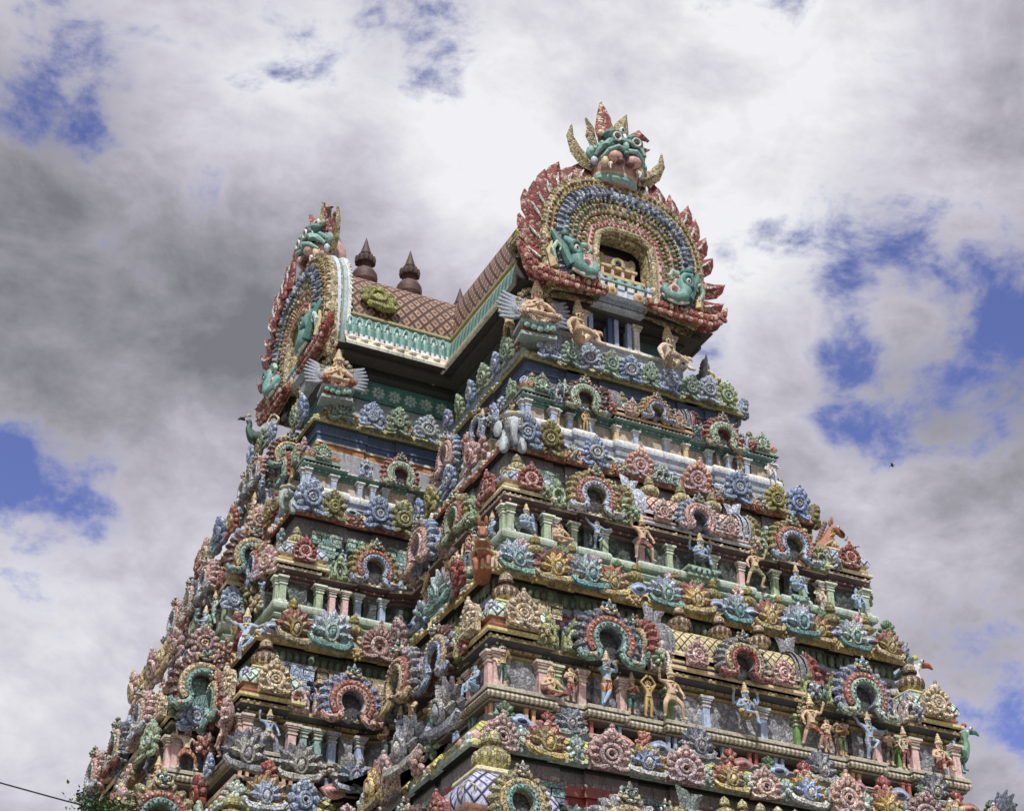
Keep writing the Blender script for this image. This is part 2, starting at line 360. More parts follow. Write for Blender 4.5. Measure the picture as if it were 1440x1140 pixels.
# ------------------------------------------------------------------ carved elements (all face -y, back at y = 0)
def monster_mask(mb, c, s, a=DTEAL, b=PINK, eye=WHITE, tuft=GREEN, y=-.25):
    x0, z0 = c
    e = lambda dx, dy, dz, r, m: mb.ell((x0+dx*s, y+dy*s, z0+dz*s), tuple(q*s for q in r), m, None, 8, 5)
    e(0,0,0,(.5,.3,.36),a)
    for k in (-1,1):
        e(.2*k,-.28,.14,(.13,.1,.13),eye); e(.2*k,-.37,.12,(.06,.05,.06),DARK); e(.24*k,-.2,.3,(.2,.14,.09),a); e(.46*k,-.05,.02,(.14,.12,.2),b); e(.28*k,-.24,-.14,(.18,.16,.12),b); e(.38*k,-.05,.36,(.12,.1,.16),tuft)
    e(0,-.36,-.06,(.11,.16,.12),a); e(0,-.22,-.28,(.3,.14,.08),eye); e(0,-.15,.42,(.16,.12,.2),tuft); e(0,-.12,.62,(.08,.07,.14),b)
def nasi_arch(leaf, band, inner, dark=DGREY, crest=DTEAL, fill=None):
    """horseshoe window arch about 2 wide, feet at z = 0"""
    mb = MB(True); cz = .98
    for a0, a1, r0, r1 in ((-46, 226, .4, .98),):
        n = 26; vs = []; fs = []
        for i in range(n+1):
            a = R(a0+(a1-a0)*i/n)
            for y in (-.3, 0):
                for r in (r0, r1): vs.append((r*math.cos(a), y, cz+r*math.sin(a)))
        for i in range(n):
            k = i*4; fs += [(k, k+4, k+5, k+1), (k+1, k+5, k+7, k+3), (k+2, k+6, k+4, k)]
        fs += [(0,1,3,2), (n*4, n*4+2, n*4+3, n*4+1)]
        mb.add(vs, fs, leaf)
    mb.ell((0,-.03,cz-.1), (.45,.06,.56), dark, None, 14, 6)
    for i in range(15):
        a = R(-34+i*17.7); d = Vector((math.cos(a),0,math.sin(a))); q = Matrix.Rotation(-a, 3, 'Y')
        mb.ell((d.x*.95,-.2,cz+d.z*.95), (.2,.17,.135), leaf, None, 8, 5, q); mb.ell((d.x*1.08,-.1,cz+d.z*1.08), (.1,.1,.085), leaf, None, 6, 4, q)
        mb.ell((d.x*.93,-.36,cz+d.z*.93), (.06,.03,.035), CREAM if i%2 else band, None, 6, 4, q)
    mb.band((0,cz), .7, .7, -38, 218, .115, .15, band, None, 26, -.28); mb.beads((0,cz), .7, .7, -32, 212, 19, (.04,.05,.055), CREAM, -.42)
    mb.band((0,cz), .5, .5, -48, 228, .1, .17, inner, None, 24, -.3)
    mb.beads((0,cz), .5, .5, -30, 210, 15, (.03,.05,.04), dark, -.46)
    for k in (-1,1):
        pts = [(k*.37,-.36,cz-.4),(k*.42,-.4,.42),(k*.56,-.44,.3),(k*.76,-.46,.24),(k*.97,-.44,.29),(k*1.07,-.4,.42),(k*1.0,-.38,.5)]
        mb.tube(pts, [.1,.12,.15,.16,.13,.09,.05], inner, None, 8); mb.ell((k*.75,-.6,.26), (.16,.05,.06), CREAM if inner != CREAM else band); mb.ell((k*.53,-.58,.34), (.05,.05,.05), dark, None, 6, 4)
    monster_mask(mb, (0, 2.02), .5, crest, CREAM, WHITE, leaf, -.3)
    if fill: mb.ell((0,-.16,.85), (.2,.12,.3), fill); mb.ell((0,-.2,1.2), (.11,.1,.13), fill); mb.ell((0,-.26,.62), (.32,.16,.12), fill)
    return mb.mesh('horseshoe_arch')
def small_arch(a, b, c=DARK):
    """gabled arch plaque, 1 wide, 1.3 high"""
    mb = MB(True); out = [(-.46,0),(.46,0),(.5,.3),(.44,.62),(.3,.84),(.12,.95),(.06,1.15),(0,1.3),(-.06,1.15),(-.12,.95),(-.3,.84),(-.44,.62),(-.5,.3)]
    mb.ext(out, -.16, 0, a); mb.band((0,.42), .3, .34, -50, 230, .07, .1, b, None, 18, -.15); mb.ell((0,-.15,.4), (.16,.03,.22), c); mb.ell((0,-.2,.98), (.12,.1,.14), b, None, 8, 5)
    for k in (-1,1):
        mb.ell((k*.3,-.17,.1), (.16,.08,.08), b, None, 8, 5); mb.ell((k*.36,-.17,.72), (.1,.08,.12), a, None, 8, 5); mb.beads((0,.42), .43, .46, 10, 170, 7, (.035,.05,.04), b, -.17)
    mb.ell((0,-.2,.3), (.07,.06,.12), b, None, 8, 5)
    return mb.mesh('small_arch')
def plaque(a, b, c, var=0):
    """rounded rosette plaque, 1.1 wide, 1.2 high"""
    mb = MB(True); out = [(-.5,0),(.5,0)]
    for i in range(17):
        q = R(-20+i*220/16); r = .53+(.05 if i%2 else 0); out.append((r*math.cos(q), .5+r*math.sin(q)))
    mb.ext(out, -.15, 0, a)
    n_ = (9,13,7)[var]
    for k in range(n_):
        q = R(-20+k*220/(n_-1)); mb.ell((.43*math.cos(q),-.17,.5+.43*math.sin(q)), (.11+.03*(var==1),.09,.77/n_), a, None, 8, 5, Matrix.Rotation(-q, 3, 'Y'))
    mb.ringband((0,.47), (.26,.24,.2)[var], (.26,.27,.24)[var], .07, .09, b, None, -.14)
    if var != 1: mb.ringband((0,.47), .12, .12, .05, .1, a, None, -.14, 12)
    else: mb.ell((0,-.12,.45), (.14,.05,.17), DGREY, None, 10, 5)
    if var == 2: mb.beads((0,.47), .3, .33, -10, 190, 9, (.04,.05,.04), c, -.2)
    mb.ell((0,-.2,.47), (.06,.06,.06), c, None, 8, 5)
    for k in (-1,1): mb.tube([(k*.06,-.18,.14),(k*.25,-.2,.06),(k*.45,-.2,.08),(k*.52,-.18,.2)], [.06,.08,.07,.03], b, None, 6)
    for dx, dz, r in ((0,1.08,.13),(-.14,1.0,.1),(.14,1.0,.1),(0,1.26,.07)): mb.ell((dx,-.16,dz), (r,r*.8,r*1.1), a, None, 8, 5)
    return mb.mesh('rosette_plaque')
def flower(a, b, c, var=0):
    """scrolled flower medallion, 1 wide, 1.25 high"""
    mb = MB(True); mb.ell((0,-.06,.5), (.4,.14,.4), a, None, 12, 6)
    np_ = (9,7,11)[var]
    for k in range(np_):
        q = R(-40+k*260/(np_-1)); p = Matrix.Rotation(-q, 3, 'Y')
        mb.ell((.37*math.cos(q),-.12,.5+.37*math.sin(q)), (.15,.11,.95/np_+.015), a, None, 8, 5, p)
        if var == 1: mb.ell((.3*math.cos(q),-.2,.5+.3*math.sin(q)), (.06,.04,.04), b, None, 6, 4, p)
    mb.ringband((0,.48), (.22,.17,.25)[var], (.22,.2,.22)[var], .06, .12, b if var == 2 else a, None, -.17, 14); mb.ringband((0,.48), .1, .1, .045, .12, b, None, -.17, 10); mb.ell((0,-.24,.48), (.05,.05,.05), c, None, 6, 4)
    for k in (-1,1): mb.tube([(k*.05,-.16,.16),(k*.22,-.22,.05),(k*.4,-.22,.03),(k*.5,-.16,.14),(k*.46,-.14,.22)], [.06,.09,.09,.06,.03], a, None, 6)
    for dx, dz, r in ((0,.93,.12),(-.16,.88,.1),(.16,.88,.1),(-.1,1.0,.07),(.1,1.0,.07),(0,1.06,.07)): mb.ell((dx,-.12,dz), (r,r,r), b if r < .1 else a, None, 8, 5)
    return mb.mesh('flower_medallion')
def lotus(a, b, c):
    """layered lotus with a drop in its middle, 1.4 wide, 1.2 high"""
    mb = MB(True)
    for row, (r, n, y) in enumerate(((.42,7,-.05),(.3,6,-.16))):
        for i in range(n):
            q = R(-8+196*(i+.5)/n); d = Vector((math.cos(q),0,math.sin(q))); p0 = d*(.12); w = r*.42
            mb.leaf([(p0.x,.42+p0.z),(d.x*r*.8,.42+d.z*r*.8),(d.x*r*1.35,.42+d.z*r*1.35),(d.x*r*1.7,.42+d.z*r*1.7)], [w*.5,w,w*.75,.02], .12, a if row == 0 else b, TR((0,y,0)))
    mb.ell((0,-.3,.45), (.11,.1,.17), c, None, 10, 6); mb.ringband((0,.45), .17, .22, .045, .1, b, None, -.24, 14)
    for k in (-1,1): mb.tube([(0,-.24,.12),(k*.25,-.28,.1),(k*.48,-.26,.14),(k*.62,-.2,.28),(k*.54,-.18,.36)], [.1,.12,.11,.08,.03], c, None, 6)
    return mb.mesh('lotus_medallion')
def leaf_tuft(a, b):
    mb = MB(True)
    for i in range(8):
        q = R(i*45); mb.ell((.26*math.cos(q),-.14-.05*(i%2),.3+.26*math.sin(q)), (.16,.1,.1), a if i%2 else b, None, 8, 5, Matrix.Rotation(-q, 3, 'Y'))
    mb.ell((0,-.26,.3), (.13,.1,.13), b, None, 8, 5)
    for k in (-1,0,1): mb.ell((k*.13,-.14,.66-.08*abs(k)), (.09,.08,.13), a, None, 8, 5)
    return mb.mesh('leaf_tuft')
def eye_boss(a, b):
    mb = MB(); out = []
    for i in range(9): t = i/8; out.append((-.5+t, -.22*math.sin(PI*t)))
    for i in range(1,8): t = 1-i/8; out.append((-.5+t, .26*math.sin(PI*t)))
    mb.ext([(x,.28+z) for x, z in out], -.14, 0, a); mb.ell((0,-.14,.28), (.34,.1,.15), a); mb.ell((0,-.22,.28), (.2,.07,.09), b); mb.ell((0,-.28,.29), (.09,.05,.06), DGREY, None, 8, 5)
    return mb.mesh('eye_boss')
def vase(a, b, ratio=1.0):
    """pot finial about 1 high, .62 wide"""
    mb = MB(True); k = ratio
    mb.lathe([(.16,0,a),(.2,.03,b),(.2,.07,a),(.12,.1,a),(.27*k,.2,a),(.33*k,.33,a),(.31*k,.45,b),(.23*k,.53,b),(.12,.57,a),(.1,.62,b),(.19,.65,b),(.2,.7,a),(.16,.73,a),(.17,.82,a),(.1,.9,b),(.03,.98,b),(.0,1.0,b)], a, None, 14)
    for i in range(12):
        q = 2*PI*i/12; mb.ell((.31*k*math.cos(q), .31*k*math.sin(q), .34), (.06,.06,.13), b, None, 6, 4)
    return mb.mesh('pot_finial')
def roundel(a, b):
    mb = MB(True); mb.ringband((0,.35), .26, .28, .09, .1, a, None, 0, 16); mb.ell((0,0,.35), (.24,.09,.26), b); mb.ell((0,-.1,.35), (.1,.06,.1), a, None, 8, 5); mb.ell((0,-.03,.68), (.08,.07,.1), a, None, 8, 5)
    return mb.mesh('roundel')
def pilaster(a, cap, h, w):
    mb = MB(); mb.box((0,-.1*w,h*.42), (w*.8,w*.8,h*.84), a); mb.box((0,-.12*w,h*.03), (w*1.15,w*1.1,h*.06), cap); mb.box((0,-.1*w,h*.72), (w*1.0,w,h*.05), cap)
    mb.box((0,-.12*w,h*.84), (w*1.05,w*1.05,h*.05), cap); mb.box((0,-.16*w,h*.905), (w*1.3,w*1.2,h*.05), a); mb.box((0,-.2*w,h*.965), (w*1.6,w*1.3,h*.07), cap)
    return mb.mesh('pilaster')
def bracket(a, b, h, w):
    """stepped bracket capital hung under a frieze"""
    mb = MB(True); mb.box((0,-.1*w,h*.2), (w*.5,w*.5,h*.4), a)
    for i, (z, ww) in enumerate(((.42,.7),(.52,.95),(.62,.7),(.72,1.15))): mb.box((0,-.12*w,h*z), (w*ww,w*.6,h*.085), b if i%2 else a)
    mb.ell((0,-.16*w,h*.33), (w*.36,w*.34,h*.07), b)
    for k in (-1,1): mb.box((k*w*.42,-.14*w,h*.85), (w*.34,w*.5,h*.12), a)
    mb.box((0,-.14*w,h*.84), (w*.4,w*.55,h*.16), b); mb.box((0,-.12*w,h*.96), (w*1.2,w*.6,h*.08), a)
    return mb.mesh('bracket_capital')
def post_pair(a, h, w):
    mb = MB()
    for k in (-1,1): mb.box((k*w*.8,-.5*w,h*.5), (w*.7,w*.7,h*.9), a); mb.box((k*w*.8,-.5*w,h*.94), (w*.9,w*.9,h*.11), a); mb.box((k*w*.8,-.5*w,h*.05), (w*.9,w*.9,h*.1), a)
    return mb.mesh('baluster')
def kuta_body(w, d, h, neck, neck2, tl, rim):
    """square domed roof of a corner pavilion: centre at origin, base z = 0"""
    mb = MB(); p = [(-w/2,-d/2),(w/2,-d/2),(w/2,d/2),(-w/2,d/2)]; q = min(w, d)/2
    mb.sweep(p, [(0,0,rim),(.06*q,.03*h,rim),(.06*q,.09*h,rim),(-.12*q,.12*h,neck),(-.12*q,.17*h,neck2),(-.06*q,.19*h,neck2),(-.06*q,.23*h,neck),(-.16*q,.25*h,neck),(-.16*q,.34*h,neck2),(-.02*q,.36*h,tl),(.0*q,.44*h,tl),(-.04*q,.54*h,tl),(-.13*q,.65*h,tl),(-.28*q,.76*h,tl),(-.46*q,.86*h,rim),(-.42*q,.88*h,rim),(-.44*q,.92*h,rim),(-.6*q,.97*h,rim)], rim)
    return mb.mesh('corner_pavilion')
def sala_body(half, d, h, tl, rim, neck, neck2):
    """barrel roof of a hall pavilion: x along, base z = 0, centred"""
    mb = MB(); r = d/2; q = [(-half,-r),(half,-r),(half,r),(-half,r)]
    mb.sweep(q, [(.02,0,rim),(.06,.03*h,rim),(.06,.08*h,rim),(-.1,.1*h,neck),(-.1,.17*h,neck2),(-.06,.18*h,neck2),(-.06,.22*h,neck),(-.12,.24*h,neck),(-.12,.27*h,neck)], neck)
    pr = []
    for i in range(13):
        a = R(-22+224*i/12); pr.append((-r*.94*math.cos(a)*1.0, .52*h+.42*h*math.sin(a)*1.02, tl))
    mb.barrel(-half+.05, half-.05, pr, None, neck)
    mb.tube([(-half+.05,0,.95*h),(half-.05,0,.95*h)], .07*h, rim, None, 8); mb.barrel(-half+.05, half-.05, [(-r*.9,.33*h,rim),(-r*.96,.3*h,rim),(-r*.96,.36*h,rim),(-r*.9,.4*h,rim)])
    return mb.mesh('hall_pavilion')
def end_drum(r, rib, rim):
    """ribbed rim behind the end gable of a barrel roof, facing -y, 2r wide"""
    mb = MB(True)
    for i, (y, k) in enumerate(((-.02,.93),(.1,.98),(.22,.95),(.34,1.0),(.46,.95))): mb.band((0,r*.95), r*k*.92, r*k*.92, -30, 210, r*.1, .12, rim if i == 0 else rib, None, 20, y)
    return mb.mesh('drum_rim')
def bird_tail(a):
    mb = MB(True); mb.leaf([(0,0),(.05,.35),(.2,.7),(.45,.95)], [.28,.3,.22,.03], .12, a); mb.leaf([(0,0),(-.1,.35),(-.25,.62),(-.5,.75)], [.2,.24,.18,.03], .12, a)
    return mb.mesh('fan_leaf')
def flame(a, rim):
    mb = MB(True); mb.leaf([(0,-.1),(.02,.2),(.08,.48),(.2,.74),(.36,.95)], [.26,.36,.32,.18,.015], .2, a, None, rim)
    mb.tube([(.0,-.17,.1),(.05,-.19,.35),(.16,-.15,.55)], [.03,.05,.02], WHITE, None, 6); mb.ell((.1,-.16,.42), (.05,.05,.08), DTEAL, None, 6, 4)
    return mb.mesh('flame')
def scale_leaf(a, b):
    mb = MB(); mb.leaf([(0,0),(0,.22),(.02,.4),(.05,.56)], [.15,.19,.14,.01], .12, a); mb.ell((0,-.12,.2), (.06,.05,.1), b, None, 6, 4)
    return mb.mesh('scale_leaf')

# ------------------------------------------------------------------ gable pieces
def gable_plate(hw):
    """great horseshoe gable: half-width hw, springing z = 0, facing -y"""
    mb = MB(); mb.pw = .8; k = hw/3.8; c = (0, 1.75); RX, RZ_ = 3.1*k, 3.3
    el = lambda f, a: (RX*f*sup(R(a), .8)[0], c[1]+RZ_*f*sup(R(a), .8)[1])
    olive = carved(OLIVE, CREAM, BROWN, 8); slate = carved(SLATE, PBLUE, '4a566c', 9); mix3 = carved('8c8350', PINK, LEAF, 9); deep = carved(BROWN, OLIVE, PINK, 10)
    # backing slab with an opening left in the middle
    outer = [el(1.02, -32+i*244/40) for i in range(41)]
    inner = [(.92*k,.0),(.93*k,2.0),(.88*k,2.4),(.6*k,2.62),(0,2.66),(-.6*k,2.62),(-.88*k,2.4),(-.93*k,2.0),(-.92*k,0)]
    for y0, y1, m in ((0, .45, olive),):
        vs = []; fs = []; n = 41
        for i in range(n):
            t = i/(n-1)*(len(inner)-1); a = min(int(t), len(inner)-2); b = t-a
            q = (inner[a][0]*(1-b)+inner[a+1][0]*b, inner[a][1]*(1-b)+inner[a+1][1]*b); o = outer[i]
            vs += [(o[0],y0,o[1]),(q[0],y0,q[1]),(o[0],y1,o[1]),(q[0],y1,q[1])]
        for i in range(n-1): p = i*4; fs += [(p,p+4,p+5,p+1),(p+1,p+5,p+7,p+3),(p+2,p+6,p+4,p),(p+3,p+7,p+6,p+2)]
        mb.add(vs, fs, m)
    A0, A1 = -28, 208
    for f, w, d, m in ((.95,.24,.16,olive),(.79,.26,.28,slate),(.63,.22,.2,mix3),(.49,.16,.14,deep)):
        mb.band(c, RX*f, RZ_*f, A0, A1, w*k, d, m, None, 44, 0)
    for f, n, r, ms, y in ((1.0,70,(.055,.1,.11),('8a7d40','a4906a','9a6a60','7d7138'),-.08),(.95,64,(.07,.12,.075),('b09f6a','857a3e',BROWN,'94604f'),-.14),(.885,56,(.06,.1,.06),('8a7d40','a99a74'),-.16),(.83,46,(.055,.16,.16),('8d9ab0',SLATE,'56657f'),-.22),(.76,50,(.07,.13,.08),(SLATE,'8d9ab0','a9aeb6','44536e'),-.28),
                           (.7,54,(.055,.1,.08),(OLIVE,'6f7a45','a99a74'),-.18),(.64,46,(.07,.12,.09),('5f7a4a',OLIVE,SLATE,'8b6a52'),-.2),(.58,44,(.05,.1,.07),('a99a74',PINK,OLIVE),-.15),(.52,40,(.05,.1,.08),(OLIVE,'8c8350',PINK),-.12)):
        mb.beads(c, RX*f, RZ_*f, A0, A1, n, r, None, y, None, ms)
    # beaded pink frame and olive arch round the opening
    fr = [(-1.34*k,.4),(-1.36*k,2.0),(-1.22*k,2.75),(-.7*k,3.05),(0,3.1),(.7*k,3.05),(1.22*k,2.75),(1.36*k,2.0),(1.34*k,.4)]
    mb.tube([(x,-.12,z) for x, z in fr], .09, PINK, None, 6); mb.tube([(x*.84,-.1,z*.94) for x, z in fr], .15, olive, None, 8)
    for i in range(len(fr)-1):
        for t in (0,.25,.5,.75): mb.ell((fr[i][0]*(1-t)+fr[i+1][0]*t,-.2,fr[i][1]*(1-t)+fr[i+1][1]*t), (.06,.06,.06), RED, None, 6, 4)
    return mb.mesh('gable')
def gable_shrine(hw):
    mb = MB(); k = hw/3.8
    mb.box((0,.9,1.4), (1.9*k,.1,2.9), '4a4442'); mb.box((0,.62,.55), (1.95*k,.6,1.1), PBLUE); mb.box((0,.45,1.16), (2.0*k,.7,.12), GOLD); mb.box((0,.5,1.26), (1.8*k,.5,.08), CREAM)
    for x in (-.6,-.2,.2,.6): mb.box((x*k,.4,1.5), (.1,.12,.42), PINK)
    mb.box((0,.5,1.75), (1.5*k,.4,.1), GOLD); mb.box((0,.55,2.0), (1.2*k,.35,.4), carved(PINK, SALM, OLIVE, 8)); mb.band((0,1.85), .2, .24, -20, 200, .08, .1, OLIVE, None, 12, .34); mb.ell((0,.36,1.9), (.1,.05,.12), DARK)
    for x in (-.6,.6): mb.ell((x*k,.42,2.05), (.16,.1,.28), OLIVE)
    # little domed shrines along the sill
    for i in range(6):
        x = (-.95+.38*i)*k; m = TEAL if i not in (0, 5) else BLUE
        mb.box((x,-.04,.55), (.26,.3,.2), WHITE if i%2 else PBLUE); mb.box((x,-.06,.68), (.36,.34,.06), m); mb.ell((x,-.06,.78), (.17,.17,.14), m, None, 8, 5); mb.ell((x,-.06,.94), (.04,.04,.08), m, None, 6, 4)
    mb.box((0,-.02,.32), (2.5*k,.24,.26), PBLUE)
    for x in (-.55,.5): mb.ell((x*k,-.16,.34), (.24,.06,.2), GOLD, None, 6, 4); mb.ell((x*k,-.2,.34), (.1,.05,.1), ORANGE, None, 6, 4)
    return mb.mesh('shrine')
def makara():
    """scroll beast with rolled snout, facing -y, curling towards +x; about 1.7 wide, 2 high"""
    mb = MB(); g = '659a92'; d = '43786f'
    mb.tube([(-.75,-.2,1.75),(-.62,-.3,1.35),(-.4,-.36,1.0),(-.25,-.4,.6),(-.1,-.42,.3)], [.1,.15,.18,.2,.22], d, None, 8)
    mb.tube([(-.35,-.3,1.5),(-.05,-.4,1.3),(.12,-.45,.95),(.05,-.48,.6),(.15,-.5,.3),(.45,-.5,.12),(.8,-.46,.2),(.92,-.4,.5),(.8,-.36,.72),(.62,-.34,.66)], [.12,.2,.26,.27,.27,.24,.2,.16,.11,.05], g, None, 10)
    mb.tube([(-.1,-.45,.16),(.3,-.56,-.04),(.75,-.5,.0),(1.05,-.42,.25)], [.06,.08,.07,.03], WHITE, None, 8)
    mb.ringband((-.02,.95), .2, .24, .07, .14, d, None, -.6, 14); mb.ell((-.02,-.66,.95), (.11,.08,.13), WHITE, None, 8, 5); mb.ell((-.01,-.72,.93), (.05,.05,.06), DARK, None, 6, 4)
    for j in range(9): mb.ell((.3-.06*j+.02*j*j*.3,-.5,1.3-.13*j), (.05,.05,.06), CREAM if j%2 else MINT, None, 6, 4)
    mb.tube([(-.7,-.3,.5),(-.85,-.35,.85),(-.7,-.4,1.15),(-.5,-.4,1.0),(-.58,-.4,.82)], [.05,.1,.1,.08,.03], MINT, None, 8); mb.tube([(.3,-.45,1.3),(.55,-.45,1.35),(.68,-.42,1.15),(.55,-.42,1.02)], [.1,.1,.08,.03], MINT, None, 8)
    mb.ringband((.5,.5), .2, .22, .07, .2, PINK, None, -.34, 14); mb.ell((.5,-.3,.5), (.16,.12,.16), WHITE, None, 8, 5)
    for x, z, r in ((-.3,1.72,.17),(-.05,1.62,.13),(.15,1.5,.1)): mb.ell((x,-.3,z), (r,r*.8,r), d, None, 8, 5)
    mb.leaf([(-.45,.2),(-.5,.55),(-.62,.9),(-.55,1.3)], [.16,.2,.15,.02], .18, GOLD, TR((-.25,-.2,0)))
    for x, z in ((.25,1.25),(.35,1.05),(.42,.85)): mb.ell((x,-.35,z), (.1,.1,.14), PINK, None, 6, 4)
    return mb.mesh('scroll_beast')
def gable_border(hw):
    """upturned scroll strip along the foot of the gable"""
    mb = MB(True); k = hw/3.8; m = carved('a8473a', 'd6a184', '8a3a30', 7)
    for s in (-1,1):
        p = [(s*.75*k,-.1,.28),(s*1.4*k,-.16,.2),(s*2.2*k,-.2,.1),(s*3.0*k,-.22,.12),(s*3.5*k,-.2,.28),(s*3.8*k,-.16,.58),(s*4.0*k,-.12,.95)]
        mb.tube(p, [.15,.17,.19,.2,.19,.16,.06], m, None, 8, 1.2)
        for i in range(15):
            t = i/14; x = (1.0+2.75*t)*k; z = .02+.0*t+max(0,t-.72)**2*4.6; mb.ell((s*x,-.4,z+.12), (.1,.08,.13), RED if i%3 else CREAM, None, 6, 4)
            mb.ell((s*x,-.34,z-.12), (.12,.09,.1), SALM if i%2 else RED, None, 6, 4)
    return mb.mesh('gable_border')
def great_mask():
    """lion-faced finial mask, about 2.6 wide, 2.2 high, base z = 0, facing -y"""
    mb = MB()
    mb.lathe([(.8,-.1,TEAL),(.88,.02,TEAL),(.86,.18,CREAM),(.84,.26,'c59c95'),(.9,.55,'c59c95'),(.88,.85,'c59c95'),(.8,1.1,DTEAL),(.66,1.5,DTEAL),(.4,1.75,DTEAL),(.0,1.8,DTEAL)], PINK, SC(1,.8,1), 20)
    e = lambda c, r, m, n=10: mb.ell(c, r, m, None, n, 6)
    mb.band((0,.95), .72, .42, 8, 172, .12, .34, TEAL, None, 20, -.55)
    for s in (-1,1):
        e((s*.36,-.74,.7), (.29,.26,.22), 'cf9f96'); mb.tube([(s*.08,-.86,.98),(s*.34,-.96,.97),(s*.62,-.84,.84),(s*.8,-.6,.6)], [.08,.09,.08,.04], TEAL, None, 8); e((s*.2,-.82,.55), (.16,.16,.12), DRED, 8); e((s*.66,-.62,.5), (.14,.16,.22), CREAM, 8)
        mb.tube([(s*.2,-.7,1.12),(s*.5,-.74,1.2),(s*.78,-.55,1.02),(s*.9,-.36,.8)], [.1,.13,.12,.06], TEAL, None, 8)
        e((s*.37,-.72,1.38), (.2,.17,.18), WHITE); e((s*.37,-.86,1.37), (.1,.06,.1), DARK, 8); mb.ringband((s*.37,1.38), .23, .21, .06, .14, '35544f', None, -.74, 16); mb.ringband((s*.37,1.38), .15, .14, .03, .1, WHITE, None, -.84, 14)
        e((s*.38,-.5,1.62), (.3,.3,.2), DTEAL)
        for i in range(4): e((s*(.72+.1*i),-.45+.05*i,1.24-.1*i), (.1,.1,.1), TEAL, 8)
        e((s*.98,-.2,.95), (.2,.16,.24), TEAL); e((s*.9,-.3,.62), (.14,.12,.16), PBLUE, 8)
        sp = [(s*.85,.5),(s*1.2,.62),(s*1.55,.92),(s*1.78,1.35),(s*1.76,1.8)]
        mb.leaf(sp, [.2,.27,.24,.15,.01], .16, carved(OLIVE, GOLD, DRED, 9), TR((0,-.12,0)), DRED)
        mb.tube([(s*.5,-.75,.42),(s*.6,-.85,.3),(s*.55,-.86,.16)], [.07,.06,.02], WHITE, None, 6)
    e((0,-.8,1.12), (.13,.16,.2), TEAL); e((0,-.66,1.5), (.1,.14,.2), WHITE, 8); e((0,-.86,.86), (.12,.12,.1), DTEAL, 8)
    mb.leaf([(-.4,1.4),(-.52,1.9),(-.56,2.45),(-.72,2.95)], [.28,.36,.28,.02], .22, carved(RED, CREAM, DRED, 8), TR((0,-.15,0)), DRED)
    mb.leaf([(.16,1.5),(.14,1.95),(.22,2.4),(.34,2.85)], [.24,.36,.26,.01], .22, carved(OLIVE, GOLD, BROWN, 8), TR((0,-.05,0)), DRED)
    mb.leaf([(.55,1.5),(.68,1.95),(.92,2.25),(1.25,2.1)], [.24,.28,.2,.02], .22, carved(RED, PINK, DRED, 8), TR((0,-.1,0)), DRED)
    mb.leaf([(-.8,1.3),(-.98,1.65),(-1.0,1.95),(-1.2,2.25)], [.16,.2,.15,.01], .16, carved(OLIVE, CREAM, DRED, 8), TR((0,-.05,0)), '3f4f4a')
    mb.leaf([(-.12,1.6),(-.12,1.95),(-.1,2.2),(-.16,2.5)], [.16,.2,.14,.01], .16, carved(GREEN, CREAM, DTEAL, 8), TR((0,.1,0)), DRED)
    mb.leaf([(.8,1.3),(.98,1.6),(1.1,1.8),(1.35,1.85)], [.16,.19,.14,.01], .16, carved(RED, CREAM, DTEAL, 8), TR((0,-.02,0)), DRED)
    e((.14,-.24,2.1), (.12,.08,.14), WHITE, 8); e((.14,-.31,2.1), (.06,.05,.07), DBLUE, 6)
    for x in (-.7,-.2,.32,.75): e((x,-.3,1.72), (.13,.1,.12), CREAM if x < 0 else GREEN, 8)
    return mb.mesh('lion_mask')
def roof_pot():
    mb = MB(); a = '5b3f3a'; b = '4a332f'
    mb.lathe([(.2,0,a),(.3,.05,a),(.22,.12,a),(.34,.2,a),(.43,.36,a),(.44,.5,b),(.42,.6,a),(.33,.74,a),(.2,.82,b),(.16,.9,a),(.2,.94,b),(.3,1.0,b)], a, None, 20)
    for i in range(10):
        q = 2*PI*i/10; mb.ell((.27*math.cos(q), .27*math.sin(q), 1.1), (.11,.11,.15), b, None, 6, 4)
    mb.lathe([(.24,1.0,b),(.25,1.2,b),(.17,1.28,a),(.2,1.34,b),(.17,1.42,b),(.1,1.62,b),(.03,1.85,b),(0,1.95,b)], b, None, 14)
    return mb.mesh('roof_finial')

# ------------------------------------------------------------------ figures: one skinned surface per body
POSES = {}
def pose(name, **j): POSES[name] = j
S_ = dict(pel=(0,0,.5), bel=(0,-.01,.6), che=(0,0,.71), nec=(0,0,.81), hed=(0,-.012,.875), top=(0,0,.945),
          shL=(-.115,0,.77), elL=(-.165,.01,.63), wrL=(-.14,-.06,.51), haL=(-.135,-.085,.465), shR=(.115,0,.77), elR=(.165,.01,.63), wrR=(.14,-.06,.51), haR=(.135,-.085,.465),
          hiL=(-.065,0,.48), knL=(-.075,-.02,.27), anL=(-.075,.02,.055), toL=(-.09,-.08,.02), hiR=(.065,0,.48), knR=(.075,-.02,.27), anR=(.075,.02,.055), toR=(.09,-.08,.02))
def mod(**k): d = dict(S_); d.update(k); return d
def seat(dz, **k):
    d = {a: (p[0], p[1], p[2]-dz) if a[:2] not in ('kn','an') and a[:3] not in ('toL','toR') else p for a, p in S_.items()}; d.update(k); return d
POSES['stand'] = mod(elR=(.19,-.03,.66), wrR=(.1,-.13,.7), haR=(.07,-.15,.74))
POSES['offer'] = mod(elR=(.18,-.02,.64), wrR=(.09,-.15,.64), haR=(.06,-.17,.66), elL=(-.18,-.02,.64), wrL=(-.09,-.15,.64), haL=(-.06,-.17,.66))
